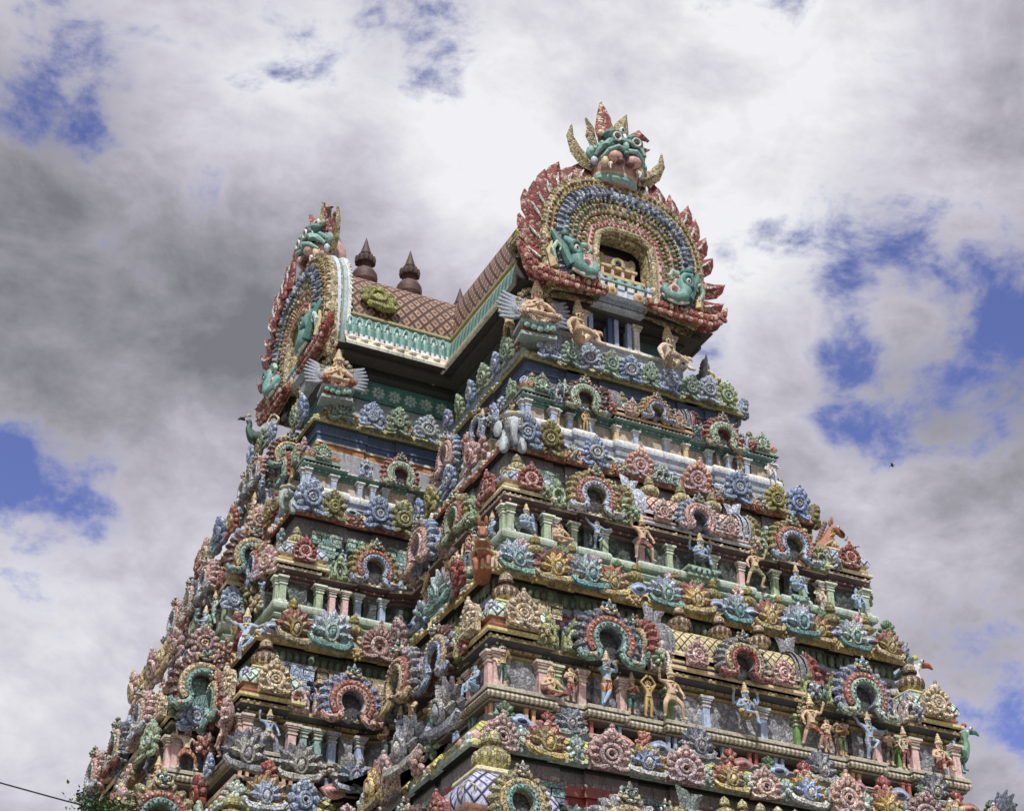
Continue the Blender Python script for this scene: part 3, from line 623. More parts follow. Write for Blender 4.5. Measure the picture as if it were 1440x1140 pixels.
POSES['flute'] = mod(elL=(-.19,-.06,.7), wrL=(-.06,-.16,.8), haL=(-.02,-.16,.83), elR=(.2,-.06,.72), wrR=(.12,-.15,.81), haR=(.09,-.16,.84), knR=(.02,-.08,.28), anR=(-.08,-.06,.08), toR=(-.12,-.1,.02), pel=(.02,0,.5))
POSES['arms_up'] = mod(elL=(-.2,-.02,.86), wrL=(-.1,-.04,.98), haL=(-.05,-.05,1.02), elR=(.2,-.02,.86), wrR=(.1,-.04,.98), haR=(.05,-.05,1.02))
POSES['guard'] = mod(knL=(-.19,-.09,.27), anL=(-.15,.0,.05), toL=(-.22,-.06,.02), knR=(.2,-.09,.3), anR=(.24,-.02,.06), toR=(.31,-.07,.02), pel=(0,0,.47), hiL=(-.07,0,.455), hiR=(.07,0,.455), elL=(-.25,0,.78), wrL=(-.28,-.06,.92), haL=(-.28,-.08,.97), elR=(.21,0,.64), wrR=(.23,-.08,.52), haR=(.23,-.1,.47))
POSES['dance'] = mod(knR=(.17,-.12,.42), anR=(.03,-.12,.26), toR=(-.04,-.16,.22), elL=(-.25,-.02,.8), wrL=(-.34,-.06,.88), haL=(-.38,-.07,.91), elR=(.24,-.03,.7), wrR=(.34,-.1,.7), haR=(.38,-.12,.7), knL=(-.09,-.08,.26))
POSES['anjali'] = seat(.42, knL=(-.27,-.2,.075), anL=(-.03,-.24,.05), toL=(.06,-.24,.045), knR=(.27,-.2,.075), anR=(.03,-.2,.06), toR=(-.05,-.2,.05), elL=(-.22,-.07,.2), wrL=(-.06,-.16,.22), haL=(-.02,-.165,.275), elR=(.22,-.07,.2), wrR=(.06,-.16,.22), haR=(.02,-.165,.275))
POSES['lounge'] = seat(.42, knL=(-.26,-.17,.08), anL=(-.04,-.25,.05), toL=(.05,-.27,.045), knR=(.2,-.16,.28), anR=(.19,-.22,.06), toR=(.21,-.31,.02), elR=(.25,-.1,.3), wrR=(.24,-.2,.26), haR=(.22,-.24,.22), elL=(-.22,.03,.22), wrL=(-.25,-.02,.09), haL=(-.27,-.04,.04))
POSES['lead'] = seat(.24, knL=(-.25,-.17,.26), anL=(-.04,-.22,.24), toL=(.05,-.24,.23), knR=(.1,-.2,.28), anR=(.12,-.21,.06), toR=(.13,-.29,.02), elR=(.2,-.03,.4), wrR=(.13,-.15,.43), haR=(.1,-.17,.49), elL=(-.2,-.03,.4), wrL=(-.12,-.15,.38), haL=(-.1,-.17,.35))
POSES['sit'] = seat(.3, knL=(-.1,-.22,.24), anL=(-.1,-.22,.03), toL=(-.11,-.3,.01), knR=(.1,-.22,.24), anR=(.1,-.22,.03), toR=(.11,-.3,.01), elR=(.19,-.04,.35), wrR=(.12,-.16,.28), haR=(.11,-.2,.25), elL=(-.19,-.04,.35), wrL=(-.12,-.16,.28), haL=(-.11,-.2,.25))
RAD = dict(pel=.085, bel=.07, che=.092, nec=.042, hed=.068, top=.052, sh=.052, el=.036, wr=.027, ha=.026, hi=.072, kn=.05, an=.034, to=.024)
BONES = [('pel','bel'),('bel','che'),('che','nec'),('nec','hed'),('hed','top')]+[(a+s, b+s) for s in 'LR' for a, b in (('sh','el'),('el','wr'),('wr','ha'),('hi','kn'),('kn','an'),('an','to'))]+[('che','shL'),('che','shR'),('pel','hiL'),('pel','hiR')]
def skin_mesh(names, pts, rads, bones, root, sub=1):
    me = bpy.data.meshes.new('s'); idx = {n: i for i, n in enumerate(names)}
    me.from_pydata([pts[n] for n in names], [(idx[a], idx[b]) for a, b in bones], [])
    o = bpy.data.objects.new('s', me); COL.objects.link(o)
    o.modifiers.new('k', 'SKIN').use_smooth_shade = True; su = o.modifiers.new('u', 'SUBSURF'); su.levels = su.render_levels = sub
    for n in names:
        d = me.skin_vertices[0].data[idx[n]]; d.radius = rads[n]; d.use_root = (n == root)
    dg = bpy.context.evaluated_depsgraph_get(); dg.update()
    r = bpy.data.meshes.new_from_object(o.evaluated_get(dg)); vs = [v.co.copy() for v in r.vertices]; fs = [tuple(p.vertices) for p in r.polygons]
    bpy.data.objects.remove(o); bpy.data.meshes.remove(r); bpy.data.meshes.remove(me)
    return vs, fs
BODY = {}
def body_raw(ps):
    if ps not in BODY:
        J = POSES[ps]; names = list(J); rr = {n: RAD.get(n, RAD.get(n[:2])) for n in names}
        vs, fs = skin_mesh(names, J, tuple((rr[n], rr[n]*.9) for n in names) if 0 else {n: (rr[n], rr[n]*.92) for n in names}, BONES, 'pel')
        reg = []
        for f in fs:
            c = sum((vs[i] for i in f), Vector())/len(f); best = None
            for a, b in BONES:
                A, B = Vector(J[a]), Vector(J[b]); t = max(0, min(1, (c-A).dot(B-A)/max((B-A).length_squared, 1e-9))); d = (c-A-(B-A)*t).length
                if best is None or d < best[0]: best = (d, a, b, t)
            reg.append((best[1][:2], best[2][:2], best[3]))
        BODY[ps] = (vs, fs, reg)
    return BODY[ps]
def figure_body(ps, skin, cloth, chest=None, trim=GOLD, legs=True):
    vs, fs, reg = body_raw(ps); J = POSES[ps]; mb = MB()
    groups = {}
    for f, (a, b, t) in zip(fs, reg):
        m = skin
        if (a, b) in (('pe','hi'),('hi','kn')) or (a == 'pe' and t < .55) or ((a, b) == ('kn','an') and legs and t < .6): m = cloth
        elif chest and (a in ('be','pe') or (a, b) == ('ch','ne') or b == 'sh'): m = chest
        groups.setdefault(m, []).append(f)
    o = len(mb.v); mb.v += [tuple(v) for v in vs]
    for m, ff in groups.items():
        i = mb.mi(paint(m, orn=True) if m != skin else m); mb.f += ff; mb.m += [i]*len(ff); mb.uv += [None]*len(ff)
    h = Vector(J['hed']); e = lambda d, r, m: mb.ell(tuple(h+Vector(d)), r, m, None, 8, 5)
    for k in (-1,1):
        e((k*.024,-.052,.012), (.015,.01,.011), WHITE); e((k*.024,-.062,.012), (.007,.005,.008), DARK); e((k*.025,-.053,.03), (.022,.01,.006), DARK); e((k*.062,.0,.0), (.014,.02,.03), skin); e((k*.068,-.01,-.03), (.014,.014,.018), trim)
    e((0,-.062,-.004), (.01,.016,.018), skin); e((0,-.055,-.03), (.022,.012,.008), RED)
    for s in 'LR':                                # fingers and thumb
        w, a = Vector(J['wr'+s]), Vector(J['ha'+s]); d = (a-w).normalized(); q = d.cross(Vector((0,1,0.2))).normalized(); nrm = q.cross(d)
        for i, l in enumerate((.04,.05,.047,.036)):
            b0 = a+q*(i-1.5)*.0125; mb.tube([b0, b0+d*l*.6+nrm*.004, b0+d*l+nrm*.014], [.008,.007,.005], skin, None, 5)
        mb.tube([w+(a-w)*.5+q*.022, a+q*.036+d*.008, a+q*.03+d*.03], [.009,.008,.005], skin, None, 5)
        el, sh = Vector(J['el'+s]), Vector(J['sh'+s]); mid = sh*.5+el*.5
        mb.ell(tuple(mid), (.045,.045,.022), trim, None, 8, 4); mb.ell(tuple(w), (.034,.034,.018), trim, None, 8, 4)
    c = Vector(J['che']); n = Vector(J['nec'])
    mb.lathe([(.05,.0),(.085,-.025),(.09,-.045),(.07,-.03)], trim, TR(n+Vector((0,-.012,-.01)))@SC(1,.85,1), 12); mb.ell(tuple(c+Vector((0,-.088,.0))), (.028,.014,.03), trim, None, 8, 5)
    p = Vector(J['bel']); mb.lathe([(.07,-.02),(.088,-.03),(.09,-.055),(.075,-.06)], trim, TR(p+Vector((0,0,-.03))), 12)
    return mb.mesh('statue')
def crown(a, b, ps):
    h = Vector(POSES[ps]['hed']); mb = MB()
    mb.lathe([(.062,.02,b),(.074,.04,a),(.072,.06,b),(.064,.075,a),(.06,.11,b),(.064,.12,a),(.046,.16,a),(.05,.17,b),(.032,.21,a),(.036,.22,b),(.014,.26,a),(0,.28,a)], a, TR(h+Vector((0,.012,.01))), 12)
    for i in range(7): q = PI+PI*i/6; mb.ell(tuple(h+Vector((.068*math.cos(q),.07*math.sin(q)+.012,.07))), (.016,.012,.028), b, None, 6, 4)
    return mb.mesh('crown')
def hair(ps, col):
    h = Vector(POSES[ps]['hed']); mb = MB(); mb.ell(tuple(h+Vector((0,.018,.035))), (.064,.06,.05), col); mb.ell(tuple(h+Vector((0,.03,.1))), (.035,.035,.035), col); mb.ell(tuple(h+Vector((0,.05,-.02))), (.05,.03,.07), col)
    return mb.mesh('hair')
def halo(ps, a, b):
    h = Vector(POSES[ps]['nec']); mb = MB(True)
    for i in range(15):
        q = R(-40+i*260/14); mb.ell((.23*math.cos(q), .07, h.z-.04+.26*math.sin(q)), (.05,.035,.04), a if i%2 else b, None, 6, 4, Matrix.Rotation(-q, 3, 'Y'))
    mb.ell((0,.09,h.z-.06), (.2,.03,.22), b, None, 12, 6)
    return mb.mesh('halo')
def wing_mesh(ps, a, k):
    mb = MB(); z = POSES[ps]['che'][2]
    for k in (k,):
        for i in range(7):
            q = R(-8+i*5.5); l = .37-.015*abs(i-3); p = Vector((k*.14,.07,z-.1+.035*i))
            mb.tube([p, p+Vector((k*l*.5*math.cos(q),.03,l*.5*math.sin(q)-.015)), p+Vector((k*l*math.cos(q),.04,l*math.sin(q)))], [.04,.045,.016], a, None, 6, .6)
        mb.ell((k*.2,.08,z), (.12,.04,.13), a, None, 8, 5)
    return mb.mesh('wing')
def pedestal(a, b, w=.6):
    mb = MB(); mb.box((0,.04,-.03), (w,.36,.05), a); mb.box((0,.08,-.1), (w*.8,.26,.12), b); mb.box((0,.06,-.18), (w*.95,.3,.05), a)
    for i in range(5): mb.ell(((-.2+.1*i)*w/.6,-.13,-.07-.02*(2-abs(i-2))), (.05,.03,.06), TEAL, None, 6, 4)
    return mb.mesh('pedestal')
def extra_arms(skin, ps):
    mb = MB(); z = POSES[ps]['shL'][2]
    for k in (-1,1):
        mb.tube([(k*.1,.03,z),(k*.24,.03,z-.06),(k*.27,-.02,z+.06),(k*.25,-.03,z+.14)], [.04,.033,.026,.022], skin, None, 8); mb.ell((k*.25,-.03,z+.2), (.04,.015,.05), GOLD, None, 8, 5)
    return mb.mesh('raised_arms')
def statue(M, h, ps, skin, cloth, label, head='crown', chest=None, legs=True, trim=GOLD, wing=None, ped=None, hal=None, arms4=False, flip=False, group=None):
    """one stucco figure, h metres for a standing height of 1"""
    M = M @ SC(-h if flip else h, h, h)
    o = thing('statue', cached(figure_body, ps, skin, cloth, chest, trim, legs), M, label, 'statue', group or 'stucco statues on the tower ledges')
    if head == 'crown': link('crown', cached(crown, GOLD, CREAM, ps), M, o)
    elif head: link('hair', cached(hair, ps, head), M, o)
    if wing:
        for k in (-1,1): link('wing', cached(wing_mesh, ps, wing, k), M, o)
    if hal: link('halo', cached(halo, ps, *hal), M, o)
    if ped: link('pedestal', cached(pedestal, *ped), M, o)
    if arms4: link('raised_arms', cached(extra_arms, skin, ps), M, o)
    return o

# ------------------------------------------------------------------ setting
GZ = -1.6; YC = 53.8
def sheet(name, pts, z, mat):
    mb = MB(); mb.add([(x,y,z) for x, y in pts], [tuple(range(len(pts)))], mat); return structure(link(name, mb.mesh(name), Matrix()))
sheet('ground', [(-6000,-6000),(6000,-6000),(6000,6000),(-6000,6000)], GZ, paint('7d6f5c', .9))
sheet('paved_court', [(-60,-25),(60,-25),(60,130),(-60,130)], GZ+.004, paint('8f877b', .85))

# ------------------------------------------------------------------ the tower
TOWER = link('temple_tower', None, TR((0, YC, GZ)))
TOWER['label'] = 'towering painted temple gateway covered with stucco carvings under a barrel roof'; TOWER['category'] = 'temple tower'
#          z, half width of the projecting block, its front y, half width of the wings, their front y
K = [(33.65,4.18,44.78,8.92,51.4),(29.06,5.57,43.32,9.95,50.0),(23.55,6.95,41.26,11.3,48.2),(17.43,8.45,39.1,12.6,46.05),(10.7,10.0,36.8,14.0,43.8)]
B = [(30.67,4.75,43.7,9.43,50.7),(25.22,6.4,41.6,10.7,48.7),(19.51,7.65,39.8,12.1,46.7),(12.9,9.3,37.5,13.6,44.5)]
PE = [.55,.9,1.3,1.5]            # projection of the bay in the middle of each wing end
def cut(a, b, bays, r):
    """straight face from a to b with recesses of depth r between the bays (bays: (u0,u1) fractions)"""
    a, b = Vector(a), Vector(b); d = b-a; n = Vector((d.y,-d.x)).normalized(); out = []
    u = 0
    for u0, u1 in bays:
        if u0 > u+1e-6:
            if u > 0: out += [a+d*u]
            else: out += []
            out += [a+d*u-n*r, a+d*u0-n*r, a+d*u0]
        elif u == 0: pass
        u = u1
    if u < 1-1e-6: out += [a+d*u, a+d*u-n*r]
    return [tuple(p) for p in out]
def plan(lv, i, r, pe, bays=True):
    z, W, F, L, D = lv; D2 = 2*YC-D; F2 = 2*YC-F
    front = [(0,.13),(.19,.27),(.345,.655),(.73,.81),(.87,1)]; side = [(0,.26),(.36,.52),(.62,.9)]; wing = [(0,.36),(.62,.9)]
    q = []
    q.append((-W,F))
    if bays: q += cut((-W,F),(W,F),front,r)
    q.append((W,F))
    if bays: q += cut((W,F),(W,D),side,r)
    q += [(W,D)]
    if bays: q += cut((W,D),(L,D),[(.1,.38),(.64,1)],r)
    h0, h1 = D+1.9+.25*i, D2-1.9-.25*i
    q += [(L,D),(L,h0),(L+pe,h0),(L+pe,h1),(L,h1),(L,D2),(W,D2),(W,F2),(-W,F2),(-W,D2),(-L,D2),(-L,h1),(-L-pe,h1),(-L-pe,h0),(-L,h0),(-L,D)]
    if bays: q += cut((-L,D),(-W,D),wing,r)
    q += [(-W,D)]
    if bays: q += cut((-W,D),(-W,F),[(1-b,1-a) for a, b in side[::-1]],r)
    res = []
    for p in q:
        if not res or (Vector(p)-Vector(res[-1])).length > 1e-4: res.append(p)
    if (Vector(res[0])-Vector(res[-1])).length < 1e-4: res.pop()
    return res
def fr(face, lv, i=0):
    """face frame: returns f(u, z, out) -> matrix; u in metres along the face from its left end as seen from outside"""
    z0, W, F, L, D = lv; D2 = 2*YC-D; pe = PE[min(i,3)]; h0 = D+1.9+.25*i
    def f(u, z, out=0.0, s=1.0, yaw=0.0):
        if face == 'F': M = TR((u, F-out, z))
        elif face == 'S': M = TR((-W-out, F+u, z))@RZ(-90)
        elif face == 'R': M = TR((W+out, F+u, z))@RZ(90)
        elif face == 'G': M = TR((-L+u, D-out, z))
        elif face == 'H': M = TR((-L-out, D+u, z))@RZ(-90)
        elif face == 'E': M = TR((-L-pe-out, h0+u, z))@RZ(-90)          # the bay on the wing end, outer side
        elif face == 'P': M = TR((-L-pe+u, h0-out, z))                  # the bay on the wing end, front side
        return M @ RZ(yaw) @ (SC(s) if not isinstance(s, tuple) else SC(*s))
    return f
TIERS = [
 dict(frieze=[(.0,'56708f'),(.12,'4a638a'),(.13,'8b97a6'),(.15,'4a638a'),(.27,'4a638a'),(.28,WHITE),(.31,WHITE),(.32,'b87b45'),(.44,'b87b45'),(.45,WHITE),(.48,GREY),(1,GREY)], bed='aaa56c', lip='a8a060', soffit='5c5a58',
      cor=[DTEAL,'9fb3a6',DTEAL,'b9bfb4'], cor2=RED, wall='b9ab98', pil=BLUE, pcap=WHITE, base=[PBLUE,'a9b7be',GREY,PBLUE,WHITE], strip='5a5a5c',
      kuta=('d6dcd6',GOLD,tile('c9806c','3a3030',None,.22),TEAL), plq=(GREEN,MINT,OLIVE), sala=(tile(MINT,'2f3a38','d6e2da',.26),GOLD,RED,SALM), nasi=[(DRED,MINT,GREEN),(RED,MINT,GREEN)], snasi=(GOLD,RED,BLUE), pot=(OLIVE,MUST)),
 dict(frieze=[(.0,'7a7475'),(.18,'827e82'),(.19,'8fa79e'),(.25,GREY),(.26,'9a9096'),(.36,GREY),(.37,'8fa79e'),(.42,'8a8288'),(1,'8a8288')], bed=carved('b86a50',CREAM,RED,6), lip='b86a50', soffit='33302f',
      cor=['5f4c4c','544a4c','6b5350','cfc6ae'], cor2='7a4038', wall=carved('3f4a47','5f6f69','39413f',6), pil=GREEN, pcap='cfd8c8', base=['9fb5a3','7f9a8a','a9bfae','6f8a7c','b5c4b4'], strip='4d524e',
      kuta=('e2d8bd',GOLD,tile('a3b2cc','2e3240','c3cede',.3),'d9cfa8'), plq=(RED,SALM,RED), sala=(tile('cf8a74','33261f','f0ddc8',.27),'b9bcc0','8a4a40',PINK), nasi=[(MUST,RED,PBLUE),(MUST,RED,BLUE)], snasi=(BLUE,SALM,PINK), pot=(OLIVE,'c9c183')),
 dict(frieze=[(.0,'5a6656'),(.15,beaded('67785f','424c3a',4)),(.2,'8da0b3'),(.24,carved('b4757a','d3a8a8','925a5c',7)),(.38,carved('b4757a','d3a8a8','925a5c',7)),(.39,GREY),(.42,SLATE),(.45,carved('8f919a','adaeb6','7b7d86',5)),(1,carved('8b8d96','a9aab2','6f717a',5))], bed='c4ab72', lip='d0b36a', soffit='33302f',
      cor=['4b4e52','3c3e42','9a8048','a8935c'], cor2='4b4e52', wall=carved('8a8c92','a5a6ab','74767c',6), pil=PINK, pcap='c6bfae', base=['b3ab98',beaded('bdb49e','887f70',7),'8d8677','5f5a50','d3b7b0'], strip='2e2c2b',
      kuta=(GOLD,RED,tile(MINT,'24302e','d5e4da',.34),'cbbf7c'), plq=(CREAM,'dfc9a4',GOLD), sala=(tile('cdbf86','3a3320',None,.27),'d9bf95','4c4f54',GOLD), nasi=[(SLATE,RED,TEAL),('8f9cc0',RED,MINT)], snasi=('8d929c',GOLD,RED), pot=('c9b28c',BROWN)),
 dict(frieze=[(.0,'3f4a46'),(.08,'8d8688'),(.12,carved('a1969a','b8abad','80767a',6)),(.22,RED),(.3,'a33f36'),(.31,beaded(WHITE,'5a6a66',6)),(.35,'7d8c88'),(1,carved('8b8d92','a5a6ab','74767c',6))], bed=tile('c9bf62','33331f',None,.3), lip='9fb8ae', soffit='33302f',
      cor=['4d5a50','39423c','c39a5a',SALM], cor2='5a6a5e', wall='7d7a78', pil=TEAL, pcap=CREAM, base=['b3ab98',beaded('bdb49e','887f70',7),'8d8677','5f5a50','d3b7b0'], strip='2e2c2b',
      kuta=('d3a886',PINK,tile(LAV,'26284a','c6cae6',.4),'d9d0a0'), plq=(RED,ORANGE,CREAM), sala=(tile('cf7350','5a2a1c','e8b79c',.4),'a9b7ae','8fa890','b9c4b4'), nasi=[('a7a9ae',GOLD,RED),('a7a9ae',GOLD,RED)], snasi=('9aa3b5',GOLD,DRED), pot=('cfc88c',MUST)),
]
PAV = []
for i, T in enumerate(TIERS):
    k0, b, k1 = K[i], B[i], K[i+1]; s = (k0[0]-k1[0])/6.12; zk = k0[0]; zb = b[0]; ov = .3*s+.06; core = (zk, k0[1]-ov, k0[2]+ov, k0[3]-ov, k0[4]+ov)
    H = zk-zb; v = (.6,.85,1.0,1.1)[i]; NF = (.48,.93,.98,1.15)[i]; NS = (.66,.8,.9,1.02)[i]
    # wall behind the pavilions with its painted frieze
    mb = MB(); pr = []
    for f, c in T['frieze'][::-1]: pr.append((.0 if f > .42 else (.06*s if f > .24 else .12*s), zb+.1 if f == 1 else zk-.1-f*H*.62, c))
    pr2 = []
    for a, q in zip(pr, pr[1:]+[None]):
        pr2.append(a)
        if q and q[0] != a[0]: pr2.append((a[0], q[1]-.002, a[2]))
    pr2.append((pr[-1][0], zk-.02, pr[-1][2])); pc = plan(core, i, .1*s, PE[i])
    mb.sweep(pc, pr2); link('tier_wall', mb.mesh('tier_wall'), Matrix(), TOWER)
    # great overhanging cornice
    mb = MB(); pk = plan(k0, i, .07*s, PE[i])
    mb.sweep(pk, [(-.75*s-.1, zk-.03, T['soffit']), (-.12*s, zk, T['soffit']), (-.02*s, zk-.04*s, T['lip']), (.04*s, zk+.04*s, T['lip']), (.0, zk+.12*s, T['bed']), (-.1*s, zk+.34*s, T['bed']), (-.3*s, zk+.62*s, T['bed']), (-.5*s, zk+.85*s, T['bed']), (-.62*s, zk+.9*s, T['soffit']), (-.64*s, zk+1.1*s, T['soffit'])], T['soffit'])  # soffit near black below the top cornice: deeper shade put into its colour
    lm = [(OLIVE,'b7ad74',GOLD),('b86a50',CREAM,SALM),('c9b27c','d8c694','b39a5e'),('9fb8ae','c9c48c','b3c4bc')][i]
    mb.edge_beads(pk, .0, zk+.07*s, .24*s, (.11*s,.07*s,.09*s), lm); mb.edge_beads(pk, -.06*s, zk+.27*s, .33*s, (.13*s,.08*s,.1*s), [(BLUE,GREEN,GOLD),('b9c6cc',PINK,OLIVE,CREAM),('b7c4da',PINK,LEAF,GOLD),(MINT,PINK,'b9c9dc',GOLD)][i])
    if i == 2: mb.edge_beads(pc, .17*s, zk-.28*s, .21*s, (.1*s,.06*s,.17*s), ('6f8268','5f7159'))
    if i == 1: mb.edge_beads(pc, .14*s, zk-.3*s, .3*s, (.06*s,.05*s,.06*s), (GREY,'8fa79e'))
    link('cornice', mb.mesh('cornice'), Matrix(), TOWER)
    # base mouldings of this tier, standing on the cornice below
    z0 = k1[0]+.85*s; hb = zb-z0; pb = plan(b, i, .2*s, PE[i]); c = T['base']; mb = MB(); g = lambda q: z0+hb*q
    if i < 2:
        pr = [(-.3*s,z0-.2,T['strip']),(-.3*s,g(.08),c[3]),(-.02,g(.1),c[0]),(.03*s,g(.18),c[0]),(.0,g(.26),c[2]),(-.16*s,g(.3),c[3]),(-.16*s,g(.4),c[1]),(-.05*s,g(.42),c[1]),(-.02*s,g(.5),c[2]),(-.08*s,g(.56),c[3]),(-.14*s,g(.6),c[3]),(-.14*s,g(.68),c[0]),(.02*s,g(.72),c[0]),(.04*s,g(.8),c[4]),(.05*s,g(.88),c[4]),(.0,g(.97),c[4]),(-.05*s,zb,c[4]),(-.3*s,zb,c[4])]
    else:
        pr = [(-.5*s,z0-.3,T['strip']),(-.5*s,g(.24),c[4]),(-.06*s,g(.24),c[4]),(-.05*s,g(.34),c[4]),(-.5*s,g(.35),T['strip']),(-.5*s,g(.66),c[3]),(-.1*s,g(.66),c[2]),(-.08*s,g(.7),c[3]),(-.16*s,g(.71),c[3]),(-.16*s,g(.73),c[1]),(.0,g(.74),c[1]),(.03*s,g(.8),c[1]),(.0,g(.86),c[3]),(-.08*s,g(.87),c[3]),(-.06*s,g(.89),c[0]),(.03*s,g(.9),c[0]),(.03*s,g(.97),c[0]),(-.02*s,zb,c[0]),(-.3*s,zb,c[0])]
    mb.sweep(pb, pr); link('base_moulding', mb.mesh('base_moulding'), Matrix(), TOWER)
    # low wall of the pavilions and its eave
    mb = MB(); q = T['cor']; o = -.42*s
    mb.sweep(pb, [(o,zb-.05,T['wall']),(o,zb+.98*v,q[2]),(o+.06*s,zb+1.0*v,q[2]),(o+.08*s,zb+1.06*v,q[1]),(o+.02*s,zb+1.08*v,q[1]),(o+.03*s,zb+1.13*v,q[2]),(o+.12*s,zb+1.15*v,q[2]),(o+.14*s,zb+1.22*v,q[1]),(o+.08*s,zb+1.24*v,q[0]),(o+.26*s,zb+1.29*v,q[0]),(o+.36*s,zb+1.33*v,q[3]),(o+.37*s,zb+1.37*v,q[3]),(o+.3*s,zb+1.47*v,q[0]),(o+.2*s,zb+1.55*v,q[0]),(o+.1*s,zb+1.56*v,q[0])], q[0])
    mb.edge_beads(pb, o+.35*s, zb+1.4*v, .17*s, (.05*s,.05*s,.05*s), [(PBLUE,WHITE),(CREAM,'b08a80'),('a8a08c','6e6a62'),('b0a890','7f9a8a')][i]); mb.edge_beads(pb, o+.13*s, zb+1.185*v, .15*s, (.04*s,.04*s,.035*s), [(DTEAL,PBLUE),(DRED,SALM),('5a5d61','8f8c86'),(DTEAL,GOLD)][i])
    link('pavilion_wall', mb.mesh('pavilion_wall'), Matrix(), TOWER)
    W = b[1]; SL = b[4]-b[2]; GL = b[3]-b[1]; HL = 2*(YC-b[4]); zp = zb+1.5*v
    F, S_f, R_f, G, Hf, E_, P_ = (fr(x, b, i) for x in 'FSRGHEP')
    # corner pavilions
    kw = (1.3,1.85*s,1.85*s,2.5)[i]; kh = (.68,1.1,1.3,2.1)[i]; nk, n2, tl, rim = T['kuta']
    def kuta(x, y, faces, w=kw):
        me = cached(kuta_body, round(w,3), round(w,3), round(kh,3), nk, n2, tl, rim); o = link('corner_pavilion', me, TR((x,y,zp)), TOWER)
        for a in faces:
            M = TR((x,y,zp+.2*kh))@RZ(a)@TR((0,-w*.5,0))
            pq = (.3,.31,.36,.27)[i]*w
            if i == 3 and a == 0: link('horseshoe_arch', cached(nasi_arch, OLIVE, GOLD, TEAL, DGREY, GREY), M@TR((.1,-.05,-.25*s))@SC(.66*s), o)
            else: link('rosette_plaque', cached(plaque, *T['plq']), M@TR((0,-.02,-.06*kh))@SC(pq*1.35, pq*1.6, pq*1.3), o)
        for a in (45+90,-45,-135):
            link('roundel', cached(roundel, (OLIVE, MUST, BLUE, SALM)[(i*2+len(faces))%4], (PBLUE, CREAM, RED, OLIVE)[i]), TR((x,y,zp+.42*kh))@RZ(a)@TR((0,-w*.6,0))@SC(.55*s), o)
        link('finial', cached(vase, *T['pot']), TR((x,y,zp+.93*kh))@SC((.6,.8,1.15,1.35)[i]), o)
        for a in faces:       # corner pillars and inner niche of the little shrine
            for k in (-1,1): link('pilaster', cached(pilaster, T['pil'], T['pcap'], round(1.0*v,3), round(.3*s,3)), TR((x,y,zb))@RZ(a)@TR((k*w*.4,-w*.5+.33*s,0)), TOWER)
        return o
    c_ = kw/2+.02*s
    kuta(-W+c_, b[2]+c_, (0,-90)); kuta(W-c_, b[2]+c_, (0,90)); kuta(-b[3]+c_, b[4]+c_, (0,-90))
    kuta(b[3]-c_, b[4]+c_, (0,90)); h0 = b[4]+1.9+.25*i; kuta(-b[3]-PE[i]+c_*.8, h0+c_*.8, (0,-90), kw*.8); kuta(-b[3]-PE[i]+c_*.8, 2*YC-h0-c_*.8, (-90,), kw*.8)
    # horseshoe arches on every face
    ns = [cached(nasi_arch, *q) for q in T['nasi']]; na = (1.02*NS, NS, .97*NS)
    for sg, me in ((-1, ns[0]), (1, ns[1])): link('horseshoe_arch', me, F(sg*.54*W, zb+NF, -.12*s, na), TOWER)
    link('horseshoe_arch', cached(nasi_arch, *((DRED,GOLD,BLUE) if i != 1 else (MUST,RED,GREEN))), S_f(.44*SL, zb+NF, -.1*s, na), TOWER)
    link('horseshoe_arch', cached(nasi_arch, *((GREY,RED,GOLD) if i > 1 else (BLUE,SALM,PINK))), S_f(.76*SL, zb+NF, .0, (1.1*NS,1.3*NS,1.1*NS)), TOWER); link('drum_rim', cached(end_drum, 1.0, GREY, BLUE), S_f(.76*SL, zb+NF, -.35*s, (1.1*NS,1.6*NS,1.1*NS)), TOWER)
    for u in (.44,.76): link('horseshoe_arch', ns[0], R_f(u*SL, zb+NF, -.1*s, na), TOWER)
    link('horseshoe_arch', ns[1] if i != 2 else cached(nasi_arch, '8fa0c8', RED, SALM), G(.74*GL, zb+NF, -.1*s, (.97*NS,.95*NS,.95*NS)), TOWER)
    link('horseshoe_arch', cached(nasi_arch, MUST if i%2 else RED, GOLD if i != 1 else RED, TEAL if i != 1 else BLUE), Hf(1.35*s+.35, zb+NF, .05, (.75*NS,.9*NS,.95*NS)), TOWER)
    link('horseshoe_arch', cached(nasi_arch, OLIVE, RED, TEAL, DGREY, DTEAL) if i == 3 else cached(nasi_arch, DRED, GOLD, TEAL, TEAL), P_(.72*s+(.25 if i == 3 else 0), zb+1.4*s+(1.5 if i == 3 else 0), .25*s, (.9*s,1.0*s,.95*s)), TOWER)
    eL = 2*YC-2*h0
    for u in (.22,.5,.78): link('horseshoe_arch', cached(nasi_arch, PINK, SALM, 'b9c3cf') if u != .5 else cached(nasi_arch, SLATE, PINK, MINT), E_(u*eL, zb+1.4*v, .1, (.85*NS,1.0*NS,.85*NS)), TOWER)
    # hall pavilion in the middle of the front
    half = .315*W; sd_ = 1.55*s; sh_ = (.85,1.38,1.6,1.8)[i]; tl2, rim2, nk2, n22 = T['sala']
